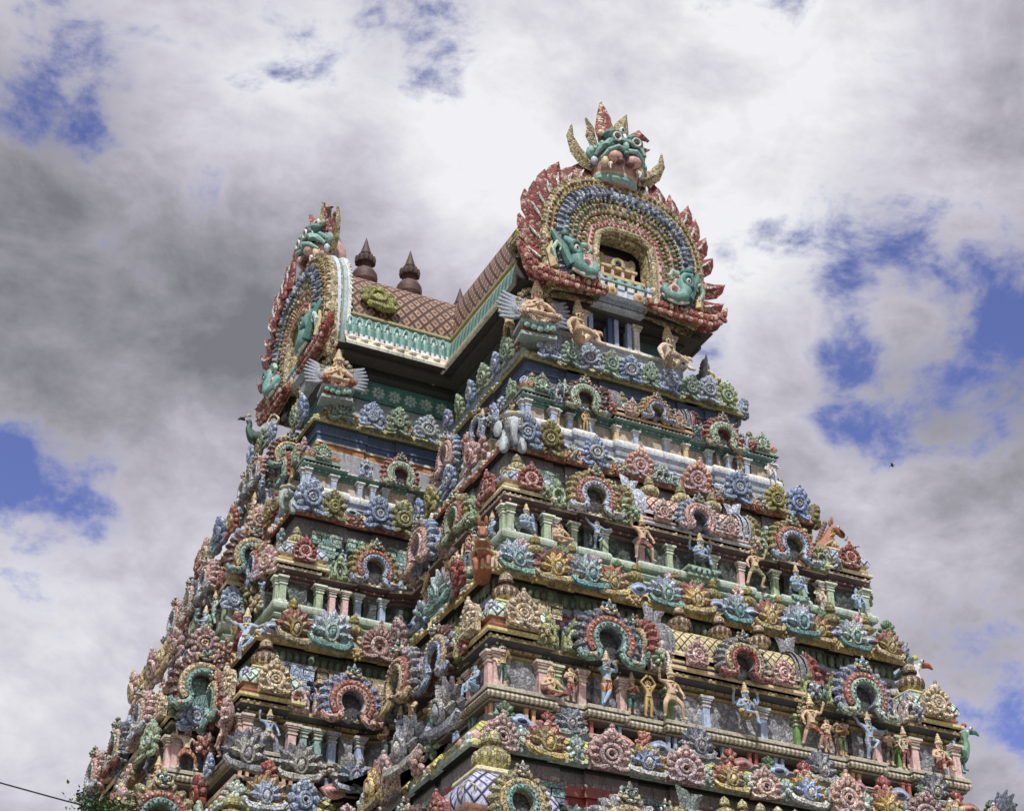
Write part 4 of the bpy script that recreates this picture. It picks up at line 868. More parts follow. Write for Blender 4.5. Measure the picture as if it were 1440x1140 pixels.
    def sala(M, half=half, endl=True):
        o = link('hall_pavilion', cached(sala_body, round(half,3), round(sd_,3), round(sh_,3), tl2, rim2, nk2, n22), M, TOWER)
        npots = 3 if i < 3 else 7
        for j in range(npots): link('finial', cached(vase, *T['pot']), M@TR(((-.55+1.1*j/(npots-1))*half, 0, .93*sh_))@SC((.95 if i else .8)*s*(1 if i < 3 else .75)), o)
        for k in (-1,1):
            e = M@TR((k*(half+.02), 0, -.02*sh_))@RZ(90*k)
            link('drum_rim', cached(end_drum, 1.0, (GREY,PBLUE,GREY,'a9abae')[i], (RED,MUST,'c1593a',MUST)[i]), e@SC(.9*NS,1.0*s,.95*NS), o)
            link('horseshoe_arch', cached(nasi_arch, *[(DRED,GOLD,RED),(MUST,RED,GREEN),(RED,GOLD,TEAL),(MUST,RED,OLIVE)][i], DGREY, DTEAL), e@TR((0,-.1,-.05*s))@SC(.9*NS,.8*s,.9*NS), o)
            link('rosette_plaque', cached(plaque, *[(PINK,CREAM,RED),('d6b9b4',PINK,RED),(PINK,'e0b4ac',RED),('c6c8cc',PINK,DARK)][i]), M@TR((k*half*.58,-sd_/2-.08*s,.1*sh_))@SC(.66*NS,1*s,.72*NS), o)
            link('fan_leaf', cached(bird_tail, (PBLUE,PBLUE,GREY,'6f7f78')[i]), M@TR((k*half*.92,-.05,.95*sh_))@SC(k*.75*s,.75*s,.75*s), o)
        link('horseshoe_arch', cached(nasi_arch, *T['snasi']), M@TR((0,-sd_/2-.1*s,-.12*sh_))@SC(.84*NS,1.0*NS,.76*NS), o)
    sala(F(0, zp, -sd_/2-.05*s)); sala(E_(.5*eL, zp, -sd_/2), .26*eL)
    # pairs of little arch plaques between the larger pavilions
    sm = [(BLUE,PBLUE),('8fae7a','a9c39a'),('93a35c','b3bd7c'),('aeb4bd','d8d2d4')][i]; sm2 = [(BLUE,PBLUE),('8fae7a','a9c39a'),('d0b8b4','e0cfc8'),('c9bcb8',PINK)][i]
    for u, me in ((-.715,sm),(-.37,sm2),(.37,sm),(.715,sm2)):
        for k in ((-1,1) if i > 1 else (0,)): link('small_arch', cached(small_arch, *me), F((u+k*.055)*W, zb+1.4*v, -.25*s, (.78*NS,1.2*NS,.88*NS)), TOWER)
    for k in ((-1,1) if i > 1 else (0,)): link('small_arch', cached(small_arch, *[sm,sm,(PINK,'e0c4bc'),sm2][i]), G(.49*GL+k*.42*s, zb+1.4*v, -.3*s, (.78*NS,1.2*NS,.88*NS)), TOWER)
    for u in (.31,.6,.93): link('small_arch', cached(small_arch, *(sm if u < .5 else (PINK,SALM))), S_f(u*SL, zb+1.4*v, -.15*s, (.78*NS,1.2*NS,.95*NS)), TOWER)
    rc = random.Random(i+11); tc = [(BLUE,PBLUE),(GREEN,'a9bf96'),(PINK,CREAM),(SALM,RED),(OLIVE,GOLD),('b9c6cc',GREY),('8fa9b8',TEAL)]
    for u in (-.63,-.455,-.33,.33,.455,.63,-.79,.79): link('leaf_tuft', cached(leaf_tuft, *rc.choice(tc)), F(u*W, zb+1.5*v, -.12*s, (.62*NS,1.0,.75*NS), rc.uniform(-14,14)), TOWER)
    for u in (.2,.33,.6,.68,.9,.97): link('leaf_tuft', cached(leaf_tuft, *rc.choice(tc)), S_f(u*SL, zb+1.45*v+rc.uniform(-.1,.4)*s, .0, .8*NS, rc.uniform(-25,25)), TOWER)
    for f_, Lf, n_ in ((E_, eL, 14),(Hf, 1.9+.25*i, 5),(P_, PE[i], 3),(R_f, SL*.6, 4)):
        for j in range(n_):
            u = (j+.5)/n_*Lf; zz = zb+rc.uniform(-.6,3.0)*s; me = rc.choice([('leaf_tuft',cached(leaf_tuft,*rc.choice(tc))),('leaf_tuft',cached(leaf_tuft,*rc.choice(tc))),('flower_medallion',cached(flower,*rc.choice([(BLUE,PBLUE,WHITE),(PINK,CREAM,RED),(GREEN,MINT,LEAF)])))])
            link(me[0], me[1], f_(u, zz, .12-.22*max(0,(zz-zb)/s-.6), rc.uniform(.7,1.1)*s, rc.uniform(-35,35)), TOWER)
    # pilasters of the low wall, brackets of the upper wall
    pp = lambda M, c=T['pil']: link('pilaster', cached(pilaster, c, T['pcap'], round(1.02*v,3), round(.26*s,3)), M, TOWER)
    alt = [GOLD,PINK,SLATE,TEAL][i]
    for u in (-.62,-.46,-.27,-.12,.12,.27,.46,.62,-.72,.72): pp(F(u*W, zb, -.42*s), (alt if i < 2 else ['6f9a4c',PBLUE,'6f9a4c',TEAL][i]) if abs(u) in (.27,.72) else T['pil'] if abs(u) > .3 or i < 2 else BLUE)
    for u in (.4,.52,.64,.86): pp(S_f(u*SL, zb, -.42*s), alt)
    for u in (.46,.56,.66,.85): pp(G(u*GL, zb, -.42*s), [BLUE,PINK,TEAL,TEAL][i] if u < .6 else BLUE)
    for u in (.3,.7): pp(P_(u*PE[i]+.1, zb, -.42*s), alt)
    br = lambda M, c: link('bracket_capital', cached(bracket, *c, round(1.5*s,3), round(.95*s,3)), M, TOWER)
    Fc, Sc, Gc = (fr(x, core, i) for x in 'FSG')
    if i:
        cc = [(TEAL,PBLUE)]*1+[(MINT,TEAL),(OLIVE,CREAM),(TEAL,SLATE)]
        for u in (-.8,-.4,.4,.8): br(Fc(u*core[1], zk-2.05*s, -.02), cc[i] if u != .4 else (TEAL,MINT))
        cl = core[3]-core[1]
        for j, u in enumerate((.22,.5,.82)): br(Gc(u*cl, zk-2.05*s, -.02), ((PBLUE,BLUE) if j == 0 and i == 2 else cc[i]))
        for u in (.35,.65): br(Sc(u*(core[4]-core[2]), zk-2.05*s, -.02), cc[i])
    rs = random.Random(i+40); mini = [(BLUE,PBLUE),(PINK,CREAM),(MINT,WHITE),('b9b3c9',PBLUE),(SALM,CREAM),(TEAL,MINT)]
    if i:
        for j in range(15): u = -.93+1.86*j/14; link('mini_niche', cached(small_arch, *mini[rs.randrange(6)]), Fc(u*core[1], zk-(1.5+.25*(j%2))*s, -.02, (.42*s,.9*s,.5*s)), TOWER)
        for j in range(7): link('mini_niche', cached(small_arch, *mini[rs.randrange(6)]), Gc((.08+.84*j/6)*cl, zk-(1.5+.25*(j%2))*s, -.02, (.42*s,.9*s,.5*s)), TOWER)
    for j in range(22):                  # little creatures and buds along the foot of the base moulding
        u = -.97+1.94*j/21
        link('bud', cached(leaf_tuft, *tc[rs.randrange(7)]) if j%2 else cached(roundel, *mini[rs.randrange(6)]), F(u*W, k1[0]+.62*s+rs.uniform(-.06,.1), -.02, rs.uniform(.42,.56)*s, rs.uniform(-25,25)), TOWER) if i != 3 or j < 12 else None
    for j in range(9): link('bud', cached(leaf_tuft, *tc[rs.randrange(7)]) if j%2 else cached(roundel, *mini[rs.randrange(6)]), G((.05+.9*j/8)*GL, k1[0]+.62*s+rs.uniform(-.06,.1), -.02, rs.uniform(.42,.56)*s, rs.uniform(-25,25)), TOWER)
    # balusters in the dark strip under the third and fourth tiers
    if i >= 2:
        cs = (BLUE,TEAL,ORANGE,RED); hh = hb*.31
        for j in range(18): link('baluster', cached(post_pair, [BLUE,'d9a878',TEAL,RED,BLUE,'d9a878'][j%6], round(hh,3), .13*s), F((-.94+1.88*j/17)*W, g(.35), -.3*s), TOWER) if i == 2 or j < 9 else None
        for j in range(7): link('baluster', cached(post_pair, ['d9a878',TEAL,'d9a878',RED,BLUE,'d9a878','d9a878'][j], round(hh,3), .13*s), G((.08+.86*j/6)*GL, g(.35), -.3*s), TOWER)
        for j in range(7): link('baluster', cached(post_pair, ['d9a878',TEAL,BLUE][j%3], round(hh,3), .13*s), S_f((.06+.9*j/6)*SL, g(.35), -.3*s), TOWER)

# ------------------------------------------------------------------ rows of flowers along the great cornices
RW = random.Random(21)
def drift(h, k):
    """the same paint a few years apart"""
    c = [int(h[i:i+2], 16) for i in (0, 2, 4)]; d = ((0,0,0),(-16,-8,8),(12,10,-6),(-26,-24,-20))[k]
    return ''.join('%02x' % max(0, min(255, x+y)) for x, y in zip(c, d))
def row(face, lv, i, items, dz=0.1, out=.1, tilt=10):
    f = fr(face, lv, i)
    for nn, it in enumerate(items):
        u, kind, a, sz = it[:4]; zz = it[4] if len(it) > 4 else 0
        nm, fn = dict(f=('flower_medallion', flower), l=('lotus_medallion', lotus), t=('leaf_tuft', leaf_tuft), e=('eye_boss', eye_boss), p=('rosette_plaque', plaque), v=('pot_finial', vase), a=('small_arch', small_arch), r=('roundel', roundel), n=('flame_flower', lotus))[kind]
        a = tuple(drift(q, RW.choice((0,0,1,2,3))) for q in a)
        if kind in 'fp': a = tuple(a)+(RW.choice((0,0,1,2)),)
        sj = RW.uniform(.88,1.12); sz = tuple(q*RW.uniform(.93,1.07)*sj for q in (sz if isinstance(sz, tuple) else (sz,)*3))
        link(nm, cached(fn, *a), f(u+RW.uniform(-.05,.05), lv[0]+dz+zz, out-.28*zz, sz, RW.uniform(-9,9))@Matrix.Rotation(R(tilt+RW.uniform(-5,5)), 4, 'X')@Matrix.Rotation(R(RW.uniform(-7,7)), 4, 'Y'), TOWER)
fB=(BLUE,PBLUE,WHITE); fG=(GREEN,MINT,LEAF); fO=('a39a58','c3b878',MUST); fR=('b8574a',GOLD,GOLD); fT=('a3bcc9','7fb3ad',WHITE); fP=(PINK,CREAM,'b46a66'); fGy=('8f9299','a9abb2','c7c8cc')
lT=('b3bed2','a9c3c6','7db3ab'); lR=('b87468','c7aa68','d2bc82'); lGy=('84868e','9a9ca4','b4b5ba'); lP=(PINK,'d9b3ad','e3c6bf')
N_ = 10
row('F',K[0],0,[(-3.35+.75*j,'f',(fB,fG)[j%2],.88,.02*(j%3)) for j in range(N_)]+[(-3.0+.75*j,'t',(ORANGE,'c9a75e'),.34,.1) for j in range(N_-1)],.0,.1)
row('S',K[0],0,[(.6+.95*j,'f',(fG,fB)[j%2],.85) for j in range(6)]+[(.15+.95*j,'t',(RED,'c9a75e'),.4,.15) for j in range(6)],.12,.08)
row('G',K[0],0,[(.95+1.02*j,'f',(fG,fB)[j%2],.9) for j in range(4)]+[(.45+1.02*j,'t',(ORANGE,'c9a75e'),.42,.1) for j in range(4)],.12,.06)
row('R',K[0],0,[(.5+.95*j,'f',(fB,fG)[j%2],.85) for j in range(4)],.12,.06)
row('H',K[0],0,[(.35+.8*j,'f',(fB,fG)[j%2],.85) for j in range(2)],.12,.1)
row('E',K[0],0,[(.3+.7*j,'f',(fB,fG,fO)[j%3],.85) for j in range(4)],.15,.1)
r1 = []
for x, kd in ((-4.85,'B'),(-4.25,'O'),(-2.5,'B'),(-1.0,'P'),(1.05,'P'),(2.6,'B'),(4.05,'O'),(4.8,'B')):
    r1.append((x,'p' if kd == 'P' else 'f',{'B':fB,'O':fO,'P':('d49a92',PINK,RED)}[kd],1.02 if kd != 'P' else (.95,.9,.92),.05))
for x in (-3.5,-1.8,1.8,3.3): r1 += [(x-.15,'e',('b9c6cc',DGREY),.62,.28),(x+.25,'t',('9fb0bd','c9c2a0'),.6,.1),(x-.1,'t',(ORANGE,'d6a06a'),.42,-.02)]
for x in (-.35,0,.35): r1.append((x,'a',('a9c9b6','cfe0d6'),(.4,.6,.42),.12))
row('F',K[1],1,r1,-.05,.1)
row('G',K[1],1,[(.55,'f',fB,1.05),(1.35,'f',fO,.98),(2.05,'e',('b9c6cc',DGREY),.6,.3),(2.3,'t',('9fb0bd',ORANGE),.55,.05),(2.95,'f',fB,1.0),(3.75,'f',fO,1.0)],-.05,.1)
row('S',K[1],1,[(.9,'t',('c48f8a','d6b0a8'),.9),(1.7,'f',(PINK,RED,RED),1.05),(2.6,'e',('b9c6cc',DGREY),.8,.2),(3.4,'f',fB,.95),(4.2,'t',(GREEN,MUST),.7),(4.9,'f',fO,1.0),(5.8,'f',fB,.95)],.06,.1)
row('R',K[1],1,[(.5,'f',fO,1.0),(1.5,'f',fB,.95),(2.6,'t',(ORANGE,MUST),.8)],.06,.1)
row('H',K[1],1,[(.5,'f',fR,.9),(1.3,'f',fO,.9),(2.0,'t',(PINK,RED),.8)],.06,.15); row('E',K[1],1,[(.4+.85*j,'f',(fR,fB,fG,fP)[j%4],1.0) for j in range(5)],.1,.12); row('P',K[1],1,[(.4,'f',fP,.9)],.1,.1)
r2 = []
for j, x in enumerate((-6.25,-5.05,-3.95,-3.2,-1.55,-.45,.85,2.0,3.15,3.75,5.0,6.2)):
    r2.append((x,'l',(lT,lR)[j%2],1.0 if j in (0,1,2) else .9,0)); r2.append((x+.25,'t',((PINK,'d9a49c'),(LEAF,'6f9a5a'))[j%2],.72,.75))
for x in (-5.6,-4.5,-2.35,-1.0,.25,1.45,2.6,4.4,5.6): r2 += [(x,'e',('b7c4da',DBLUE),.75,.2),(x-.1,'t',('cda552','e0c681'),.5,-.12),(x,'v',('a89a4a',MUST),.8,.62)]
row('F',K[2],2,r2,-.02,.1)
row('G',K[2],2,[(.35,'e',('b7c4da',DBLUE),.7,.2),(1.0,'l',(RED,'c7aa68','d2bc82'),1.05),(2.1,'l',lT,1.0),(2.9,'e',('b7c4da',DBLUE),.75,.1),(3.05,'t',('cda552','e0c681'),.5,-.12),(3.75,'p',('cda09a','d6b3ab',RED),1.0),(2.1,'t',(PINK,'d9a49c'),.7,.8),(1.0,'v',('a89a4a',MUST),.9,.62),(3.0,'v',('a89a4a',MUST),.8,.62)],-.02,.1)
row('S',K[2],2,[(1.3,'f',fR,1.1),(2.2,'v',('a89a4a',MUST),.9,.5),(2.7,'l',lT,1.1),(3.9,'t',('9fb0c9',TEAL),1.0),(4.9,'e',('b7c4da',DBLUE),.9,.2),(5.7,'f',fP,1.0),(1.7,'t',(LEAF,GREEN),.7,.8),(3.3,'t',(PINK,RED),.7,.8)],-.02,.12)
row('R',K[2],2,[(.6,'l',lT,1.0),(1.7,'t',(RED,'d6a06a'),1.0),(2.8,'l',lR,1.0)],.02,.12)
row('H',K[2],2,[(.6,'f',fR,1.0),(1.5,'t',(ORANGE,CREAM),.9)],.02,.2); row('E',K[2],2,[(.3+1.05*j,'l' if j%2 else 'f',lR if j%2 else fP,1.1) for j in range(5)],.1,.15); row('P',K[2],2,[(.3,'f',fP,1.0),(1.0,'t',(RED,PINK),.9)],.1,.12)
r3 = []
for j, x in enumerate((-7.7,-6.55,-4.7,-3.7,-2.5,-1.2,0,1.2,2.5,3.8,5.0,6.2,7.4)):
    r3.append((x,'n' if j%2 else 'p',(lR if j%4 == 1 else ('c9a86a','a7b7d6','cfd6e2')) if j%2 else (PINK,'e0c2bc',DARK),(.92,1.0,.84),-.14)); r3.append((x+.2,'t',(('b85a50','d8857a'),(LEAF,'7fa36a'))[(j+1)%2],.66,.72))
for j, x in enumerate((-7.1,-5.6,-4.2,-3.1,-1.9,-.6,.6,1.9,3.1,4.4,5.6,6.8)):
    r3.append((x,'e',(('b9c9dc',DBLUE),('a9c9b9',DTEAL),('cf9a94',RED))[j%3],.78,.6))
    if j%3 == 1: r3.append((x,'l',lGy,.8,.72))
    r3.append((x,'t',('a9c4bc','cfdcd4'),.7,.0))
row('F',K[3],3,r3,.02,.12)
row('G',K[3],3,[(.25,'t',('a9c4bc','cfdcd4'),1.0),(1.2,'n',('c9a86a','a7b7d6','cfd6e2'),1.0),(1.25,'t',('b85a50','d8857a'),.8,.9),(.55,'l',lGy,.95,1.1),(2.25,'f',(BLUE,PBLUE,DARK),1.05),(2.2,'l',lGy,.95,1.1),(3.1,'e',('cf9a94',RED),.95,.7),(3.8,'l',lGy,1.0,1.0),(3.6,'t',(PINK,RED),.8)],.02,.1)
row('S',K[3],3,[(1.0,'l',lGy,1.3,.6),(1.9,'t',(LEAF,GREEN),.8,.3),(2.6,'t',(PINK,SALM),1.0,.1),(3.4,'l',lGy,1.3,.4),(4.4,'p',(PINK,CREAM,RED),1.1),(5.4,'n',lR,1.1),(6.2,'t',('a9c4bc',RED),.9)],.02,.15)
row('R',K[3],3,[(.8,'l',lGy,1.1,.6),(2.0,'p',(PINK,CREAM,RED),1.1)],.02,.15); row('H',K[3],3,[(.7,'f',fR,1.0),(1.6,'t',(PINK,RED),1.0)],.02,.2); row('E',K[3],3,[(.4+1.1*j,'n' if j%2 else 'f',lR if j%2 else fP,1.2) for j in range(6)],.1,.2)

# ------------------------------------------------------------------ lower storeys and granite base (below the picture)
mb = MB()
for z0, z1, W, F, L, D in ((6.6,10.75,10.6,36.2,14.6,43.2),(GZ,6.6,11.2,35.4,15.4,42.4)):
    q = plan((z1,W,F,L,D),3,.2,1.6); st = '8c857a' if z0 < 0 else '9a9490'
    mb.sweep(q, [(.3,z0,st),(.3,z0+.5,st),(.1,z0+.6,st),(0,z0+.8,st),(0,z1-.9,st),(.3,z1-.8,DTEAL if z0 > 0 else st),(.55,z1-.7,GOLD if z0 > 0 else st),(.4,z1-.3,st),(0,z1,st)], st)
link('granite_base', mb.mesh('granite_base'), Matrix(), TOWER)
mb = MB(); q = plan(K[4],3,.1,1.5); mb.sweep(q, [(-.9,10.7,DGREY),(.0,10.68,GOLD),(.05,10.8,GOLD),(-.2,11.2,GOLD),(-.6,11.6,DGREY),(-.7,12.0,DGREY)], DGREY); link('cornice', mb.mesh('cornice'), Matrix(), TOWER)

# ------------------------------------------------------------------ neck storey and barrel roof
RX0 = -.62                                    # axis of the front vault
zk = K[0][0]
mb = MB(); pn = [(-3.3,45.7),(2.2,45.7),(2.2,52.1),(4.6,52.1),(4.6,2*YC-52.1),(-7.9,2*YC-52.1),(-7.9,52.1),(-3.3,52.1)]
mb.sweep(pn, [(.1,zk+.5,PBLUE),(.1,zk+1.2,PBLUE),(.2,zk+1.25,'9aa9b3'),(.22,zk+1.4,PBLUE),(.14,zk+1.45,'8e9ca8'),(.16,zk+1.6,PBLUE),(0,zk+1.65,DTEAL),(0,zk+2.5,DTEAL),(.1,zk+2.52,'3b4544'),(.1,zk+2.62,'3b4544'),(.25,zk+2.7,'46443f'),(.3,zk+3.4,'46443f')]); link('neck_wall', mb.mesh('neck_wall'), Matrix(), TOWER)
# teal panel of flower rosettes on the wing's neck
mb = MB(); mb.box((-5.55,52.06,zk+2.12), (3.7,.06,.78), '4d8c83')
for j in range(6):
    x = -7.0+.62*j
    for a in range(8): mb.ell((x+.17*math.cos(a*PI/4),52.01,zk+2.12+.17*math.sin(a*PI/4)), (.1,.05,.07), 'a9cfc6', None, 6, 4, Matrix.Rotation(-a*PI/4, 3, 'Y'))
    mb.ell((x,52.0,zk+2.12), (.06,.05,.06), WHITE, None, 6, 4)
link('rosette_panel', mb.mesh('rosette_panel'), Matrix(), TOWER)
# front gallery
mb = MB(); mb.box((-.55,45.3,zk+1.05), (5.2,.5,1.0), PBLUE); mb.box((-.55,45.05,zk+1.5), (5.4,.3,.1), WHITE)
link('parapet', mb.mesh('parapet'), Matrix(), TOWER)
for x, c in ((-1.75,WHITE),(-1.48,BLUE),(-.75,DBLUE),(-.5,BLUE),(.0,BLUE),(.28,WHITE),(-2.9,WHITE),(1.7,WHITE)):
    mb = MB(); w = .2 if c == WHITE else .16; mb.box((x,45.15,zk+2.2), (w,w,1.4), c)
    if c == WHITE:
        for z, k in ((2.55,1.5),(2.66,1.9),(2.77,1.5),(2.88,2.2),(1.6,1.6)): mb.box((x,45.15,zk+z), (w*k,w*k,.08), 'd9cdb8')
    link('gallery_pillar', mb.mesh('gallery_pillar'), Matrix(), TOWER)
mb = MB(); mb.box((-.28,45.62,zk+2.2), (.62,.06,1.3), '25262a'); mb.box((-.28,45.57,zk+2.88), (.8,.1,.1), BLUE); mb.box((-.66,45.57,zk+2.2), (.1,.1,1.3), BLUE); mb.box((.1,45.57,zk+2.2), (.1,.1,1.3), BLUE)
link('doorway', mb.mesh('doorway'), Matrix(), TOWER)
ZE = 36.6
def vault(hw, ridge):
    tm = tile('80503f','2a211a','b3957a',.46,.075); teal = beaded('64998f','44726c',3.2); w = hw-.5; out = [(-hw+.1,ZE-.02,'3a3835'),(-hw,ZE+.0,WHITE),(-hw-.03,ZE+.1,'dfd6b8'),(-hw+.12,ZE+.36,'c07a56'),(-hw+.16,ZE+.44,'e2d9bb'),(-hw+.2,ZE+.5,beaded('c3cdd2','4a5a60',5)),(-hw+.22,ZE+.66,teal),(-hw+.24,ZE+.9,teal),(-hw+.3,ZE+1.2,teal),(-hw+.42,ZE+1.5,OLIVE),(-hw+.34,ZE+1.54,OLIVE),(-hw+.34,ZE+1.63,OLIVE),(-hw+.5,ZE+1.68,tm)]
    z0 = ZE+1.68; h = ridge-z0
    for j in range(1,13):
        t = j/12; a = t*PI/2; out.append((-w*(math.cos(a)**.75 if j < 12 else 0), z0+h*(math.sin(a)**.92), tm))
    return out+[(-y,z,m) for (y,z,_),(_2,_3,m) in zip(out[-2::-1], out[:-1][::-1])]
mb = MB(); mb.barrel(-8.2, 5.0, vault(3.15, 41.05), TR((0,YC,0)))
for j in range(11):
    x = -8.0+.36*j
    mb.band((x, ZE+1.0), .12, .36, 10, 170, .03, .05, 'a9c6c2', TR((0,YC-2.86,0)), 8); mb.ell((x, YC-2.88, ZE+1.02), (.05,.04,.14), 'b9d0cb', None, 6, 4)
link('barrel_roof', mb.mesh('barrel_roof', 50), Matrix(), TOWER)
ROOF = [o for o in COL.objects if o.name == 'barrel_roof'][0]
mb = MB(); mb.barrel(-8.2, 9.2, vault(3.8, 42.0), TR((RX0,YC,0))@RZ(90), '4a423c'); link('cross_vault', mb.mesh('cross_vault', 50), Matrix(), TOWER)
mb = MB(); pe = [(RX0-3.7,44.6),(RX0+3.7,44.6),(RX0+3.7,50.75),(4.95,50.75),(4.95,56.85),(RX0+3.7,56.85),(RX0+3.7,62.9),(RX0-3.7,62.9),(RX0-3.7,56.85),(-8.4,56.85),(-8.4,50.75),(RX0-3.7,50.75)]
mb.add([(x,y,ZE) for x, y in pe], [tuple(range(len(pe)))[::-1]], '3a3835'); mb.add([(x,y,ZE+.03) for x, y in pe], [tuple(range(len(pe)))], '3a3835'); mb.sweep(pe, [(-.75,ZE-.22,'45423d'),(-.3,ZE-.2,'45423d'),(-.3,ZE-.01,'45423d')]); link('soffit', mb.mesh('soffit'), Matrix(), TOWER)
# white shell bosses under the eave, lattice crest along the ridge
def shells(y, x0, x1, n, M):
    mb = MB()
    for j in range(n): mb.ell((x0+(x1-x0)*(j+.5)/n, y, ZE+.3), ((x1-x0)/n*.36,.12,.13), WHITE, None, 8, 5)
    link('shell_row', mb.mesh('shell_row'), M, TOWER)
shells(50.7, -8.2, -4.5, 8, Matrix()); shells(-3.75, 1.0, 8.6, 17, TR((RX0,YC,0))@RZ(90)@SC(-1,1,1)) if 0 else None
mb = MB()
for j in range(26): mb.ell((-8.2+.33*j*.62,YC,41.08), (.14,.14,.16), (CREAM,OLIVE,PINK)[j%3], None, 6, 4)
for j in range(30): mb.ell((RX0,44.9+.3*j,42.05), (.14,.14,.16), (CREAM,OLIVE,PINK)[j%3], None, 6, 4)
link('ridge_crest', mb.mesh('ridge_crest'), Matrix(), TOWER)
for x, z in ((-6.5,41.3),(-4.65,41.3),(-2.5,40.2)): link('roof_finial', cached(roof_pot), TR((x,YC,z))@SC(1.15,1.15,1.36), TOWER)
# olive scroll medallions on the tiles
def scroll_medal():
    mb = MB(True); o = '9a9a45'
    for a in range(9): q = R(a*40); mb.ell((.38*math.cos(q),-.06,.4+.3*math.sin(q)), (.16,.1,.13), o, None, 8, 5)
    mb.ell((0,-.08,.35), (.32,.12,.28), 'b0ad5c'); mb.ringband((-.05,.35), .2, .18, .05, .12, o, None, -.12, 14)
    mb.tube([(-.2,-.1,.1),(.1,-.14,-.02),(.4,-.12,.05),(.55,-.08,.25)], [.08,.12,.1,.04], o, None, 6)
    return mb.mesh('scroll_medallion')
link('scroll_medallion', cached(scroll_medal), TR((-6.9,YC-2.75,38.6))@Matrix.Rotation(R(-12),4,'X')@SC(1.4), TOWER)
link('scroll_medallion', cached(scroll_medal), TR((RX0-3.35,45.6,38.6))@RZ(-90)@Matrix.Rotation(R(-16),4,'X')@SC(1.4), TOWER)
def gable(M, hw, moff=(-.2,.2,5.05), skip=False):
    k = hw/3.8
    g = link('gable', cached(gable_plate, hw), M, TOWER)
    link('shrine', cached(gable_shrine, hw), M@TR((0,.05,0)), g); link('border', cached(gable_border, hw), M, g)
    for sg in (-1,1): link('scroll_beast', cached(makara), M@TR((sg*2.15*k,-.05,.3))@SC(-sg*.9*k,.95,.95), g)
    RXo, RZo = 3.1*k, 3.3; n = 12
    for j in range(2*n):
        sg = 1 if j%2 else -1; a = -22+ (j//2)*(80/(n/1.6))
        if a > 80 or (skip and sg > 0): continue
        ca, sa = sup(R(a), .8); x, z = RXo*.98*ca, 1.75+RZo*.98*sa; tilt = 90-a; far = sg > 0 or skip
        link('flame', cached(flame, carved('8f2f2b','b98f7c','6f2422',7), '6a2220'), M@TR((sg*x,-.25 if skip else .2,z))@Matrix.Rotation(R(sg*(tilt-(14 if far else 28)+(j*37%11-5))),4,'Y')@SC((-1 if sg > 0 else 1)*(1.05 if far else 1.3)*k,1,(1.6 if skip else 1.22 if far else 1.25)*(.88+.24*(j*29%7)/6)), g)
    m = link('lion_mask', cached(great_mask), M@TR(moff)@Matrix.Rotation(R(8),4,'X')@SC(1.04*k**.5,1.05,1.12), g)
    return g
gable(TR((RX0,44.25,ZE-.1)), 3.8)
gable(TR((-8.8,YC,ZE-.1))@RZ(-90), 3.45, (.4,.7,4.75), True)
# grey-blue rim with ribs behind each gable
for M, hw, z in ((TR((RX0,44.75,ZE)),3.8,0),(TR((-8.5,YC,ZE))@RZ(-90),3.45,0)):
    mb = MB(); mb.pw = .8; k = hw/3.8
    for y, f, c in ((0,1.0,PBLUE),(.12,.96,'8fada2'),(.26,.99,'9db5b0'),(.4,1.0,'c9ced0')): mb.band((0,1.7), 2.98*k*f, 3.2*f, -28, 208, .18, .16, c, None, 30, y+.1); 
    mb.beads((0,1.7), 3.14*k, 3.36, -20, 200, 60, (.07,.09,.06), WHITE, .5); link('gable_rim', mb.mesh('gable_rim'), M, TOWER)

# ------------------------------------------------------------------ stucco figures standing on the ledges (each a thing of its own)
def face(n, i): return fr(n, B[i], i)
BLU='93b0d0'; TAN='cfae8c'; PALE='d6c2ae'; YEL='c2a05e'
f2 = face('F',2); o2 = -.2; zb2 = B[2][0]
WH2 = 'on the ledge of the third tier of the right-hand front'
def S(M, h, ps, skin, cloth, label, **k): return statue(M, h, ps, skin, cloth, label, **k)
S(f2(-7.2,zb2,-.12),1.25,'stand',TAN,'4f7a63','yellow-shirted statue in a long green skirt at the near corner shrine',head=DARK,chest=YEL)
S(f2(-5.75,zb2,o2),1.45,'anjali',TAN,RED,'gold cross-legged statue under the first pair of green arch plaques',head='crown')
S(f2(-5.15,zb2,o2),1.05,'offer',TAN,RED,'small statue in a red skirt beside the gold cross-legged figure, below green plaques',head=DARK)
S(f2(-4.15,zb2,-.05),1.42,'flute',BLU,ORANGE,'blue flute player statue with crossed legs below the slate and red arch',legs=False)
S(f2(-3.3,zb2,o2),1.08,'offer',TAN,DTEAL,'small statue in a dark teal skirt right of the blue flute player',chest=RED)
S(f2(-2.8,zb2,o2),1.15,'arms_up',YEL,YEL,'golden statue with both hands raised over its head',head=DARK)
S(f2(-2.2,zb2,.0),1.38,'guard',TAN,TAN,'tan crowned doorkeeper statue left of the green pillars, one arm lifted',legs=False)
S(f2(.1,zb2+.12,.1),1.5,'lead',BLU,YEL,'blue four-armed statue in yellow seated with one leg hanging, between green pillars',arms4=True)
S(f2(2.3,zb2,.0),1.38,'guard',TAN,'b3673d','tan crowned doorkeeper statue right of the green pillars, in a rust loincloth',legs=False,flip=True,hal=(GOLD,OLIVE))
S(f2(2.95,zb2,o2),1.1,'offer',TAN,ORANGE,'small statue in a long orange skirt right of the right doorkeeper',head=DARK)
S(f2(3.45,zb2,o2),1.1,'offer',YEL,'5d7f4c','small drummer statue in gold and green under the olive plaques',head=DARK,chest=RED)
S(f2(4.3,zb2,-.08),1.3,'dance',BLU,'a8b9cf','blue dancing statue under the right-hand periwinkle arch',legs=False)
S(f2(5.05,zb2,o2),1.12,'offer',TAN,'6d6448','dull brown standing statue between teal pillars, left of the far corner shrine',head=DARK)
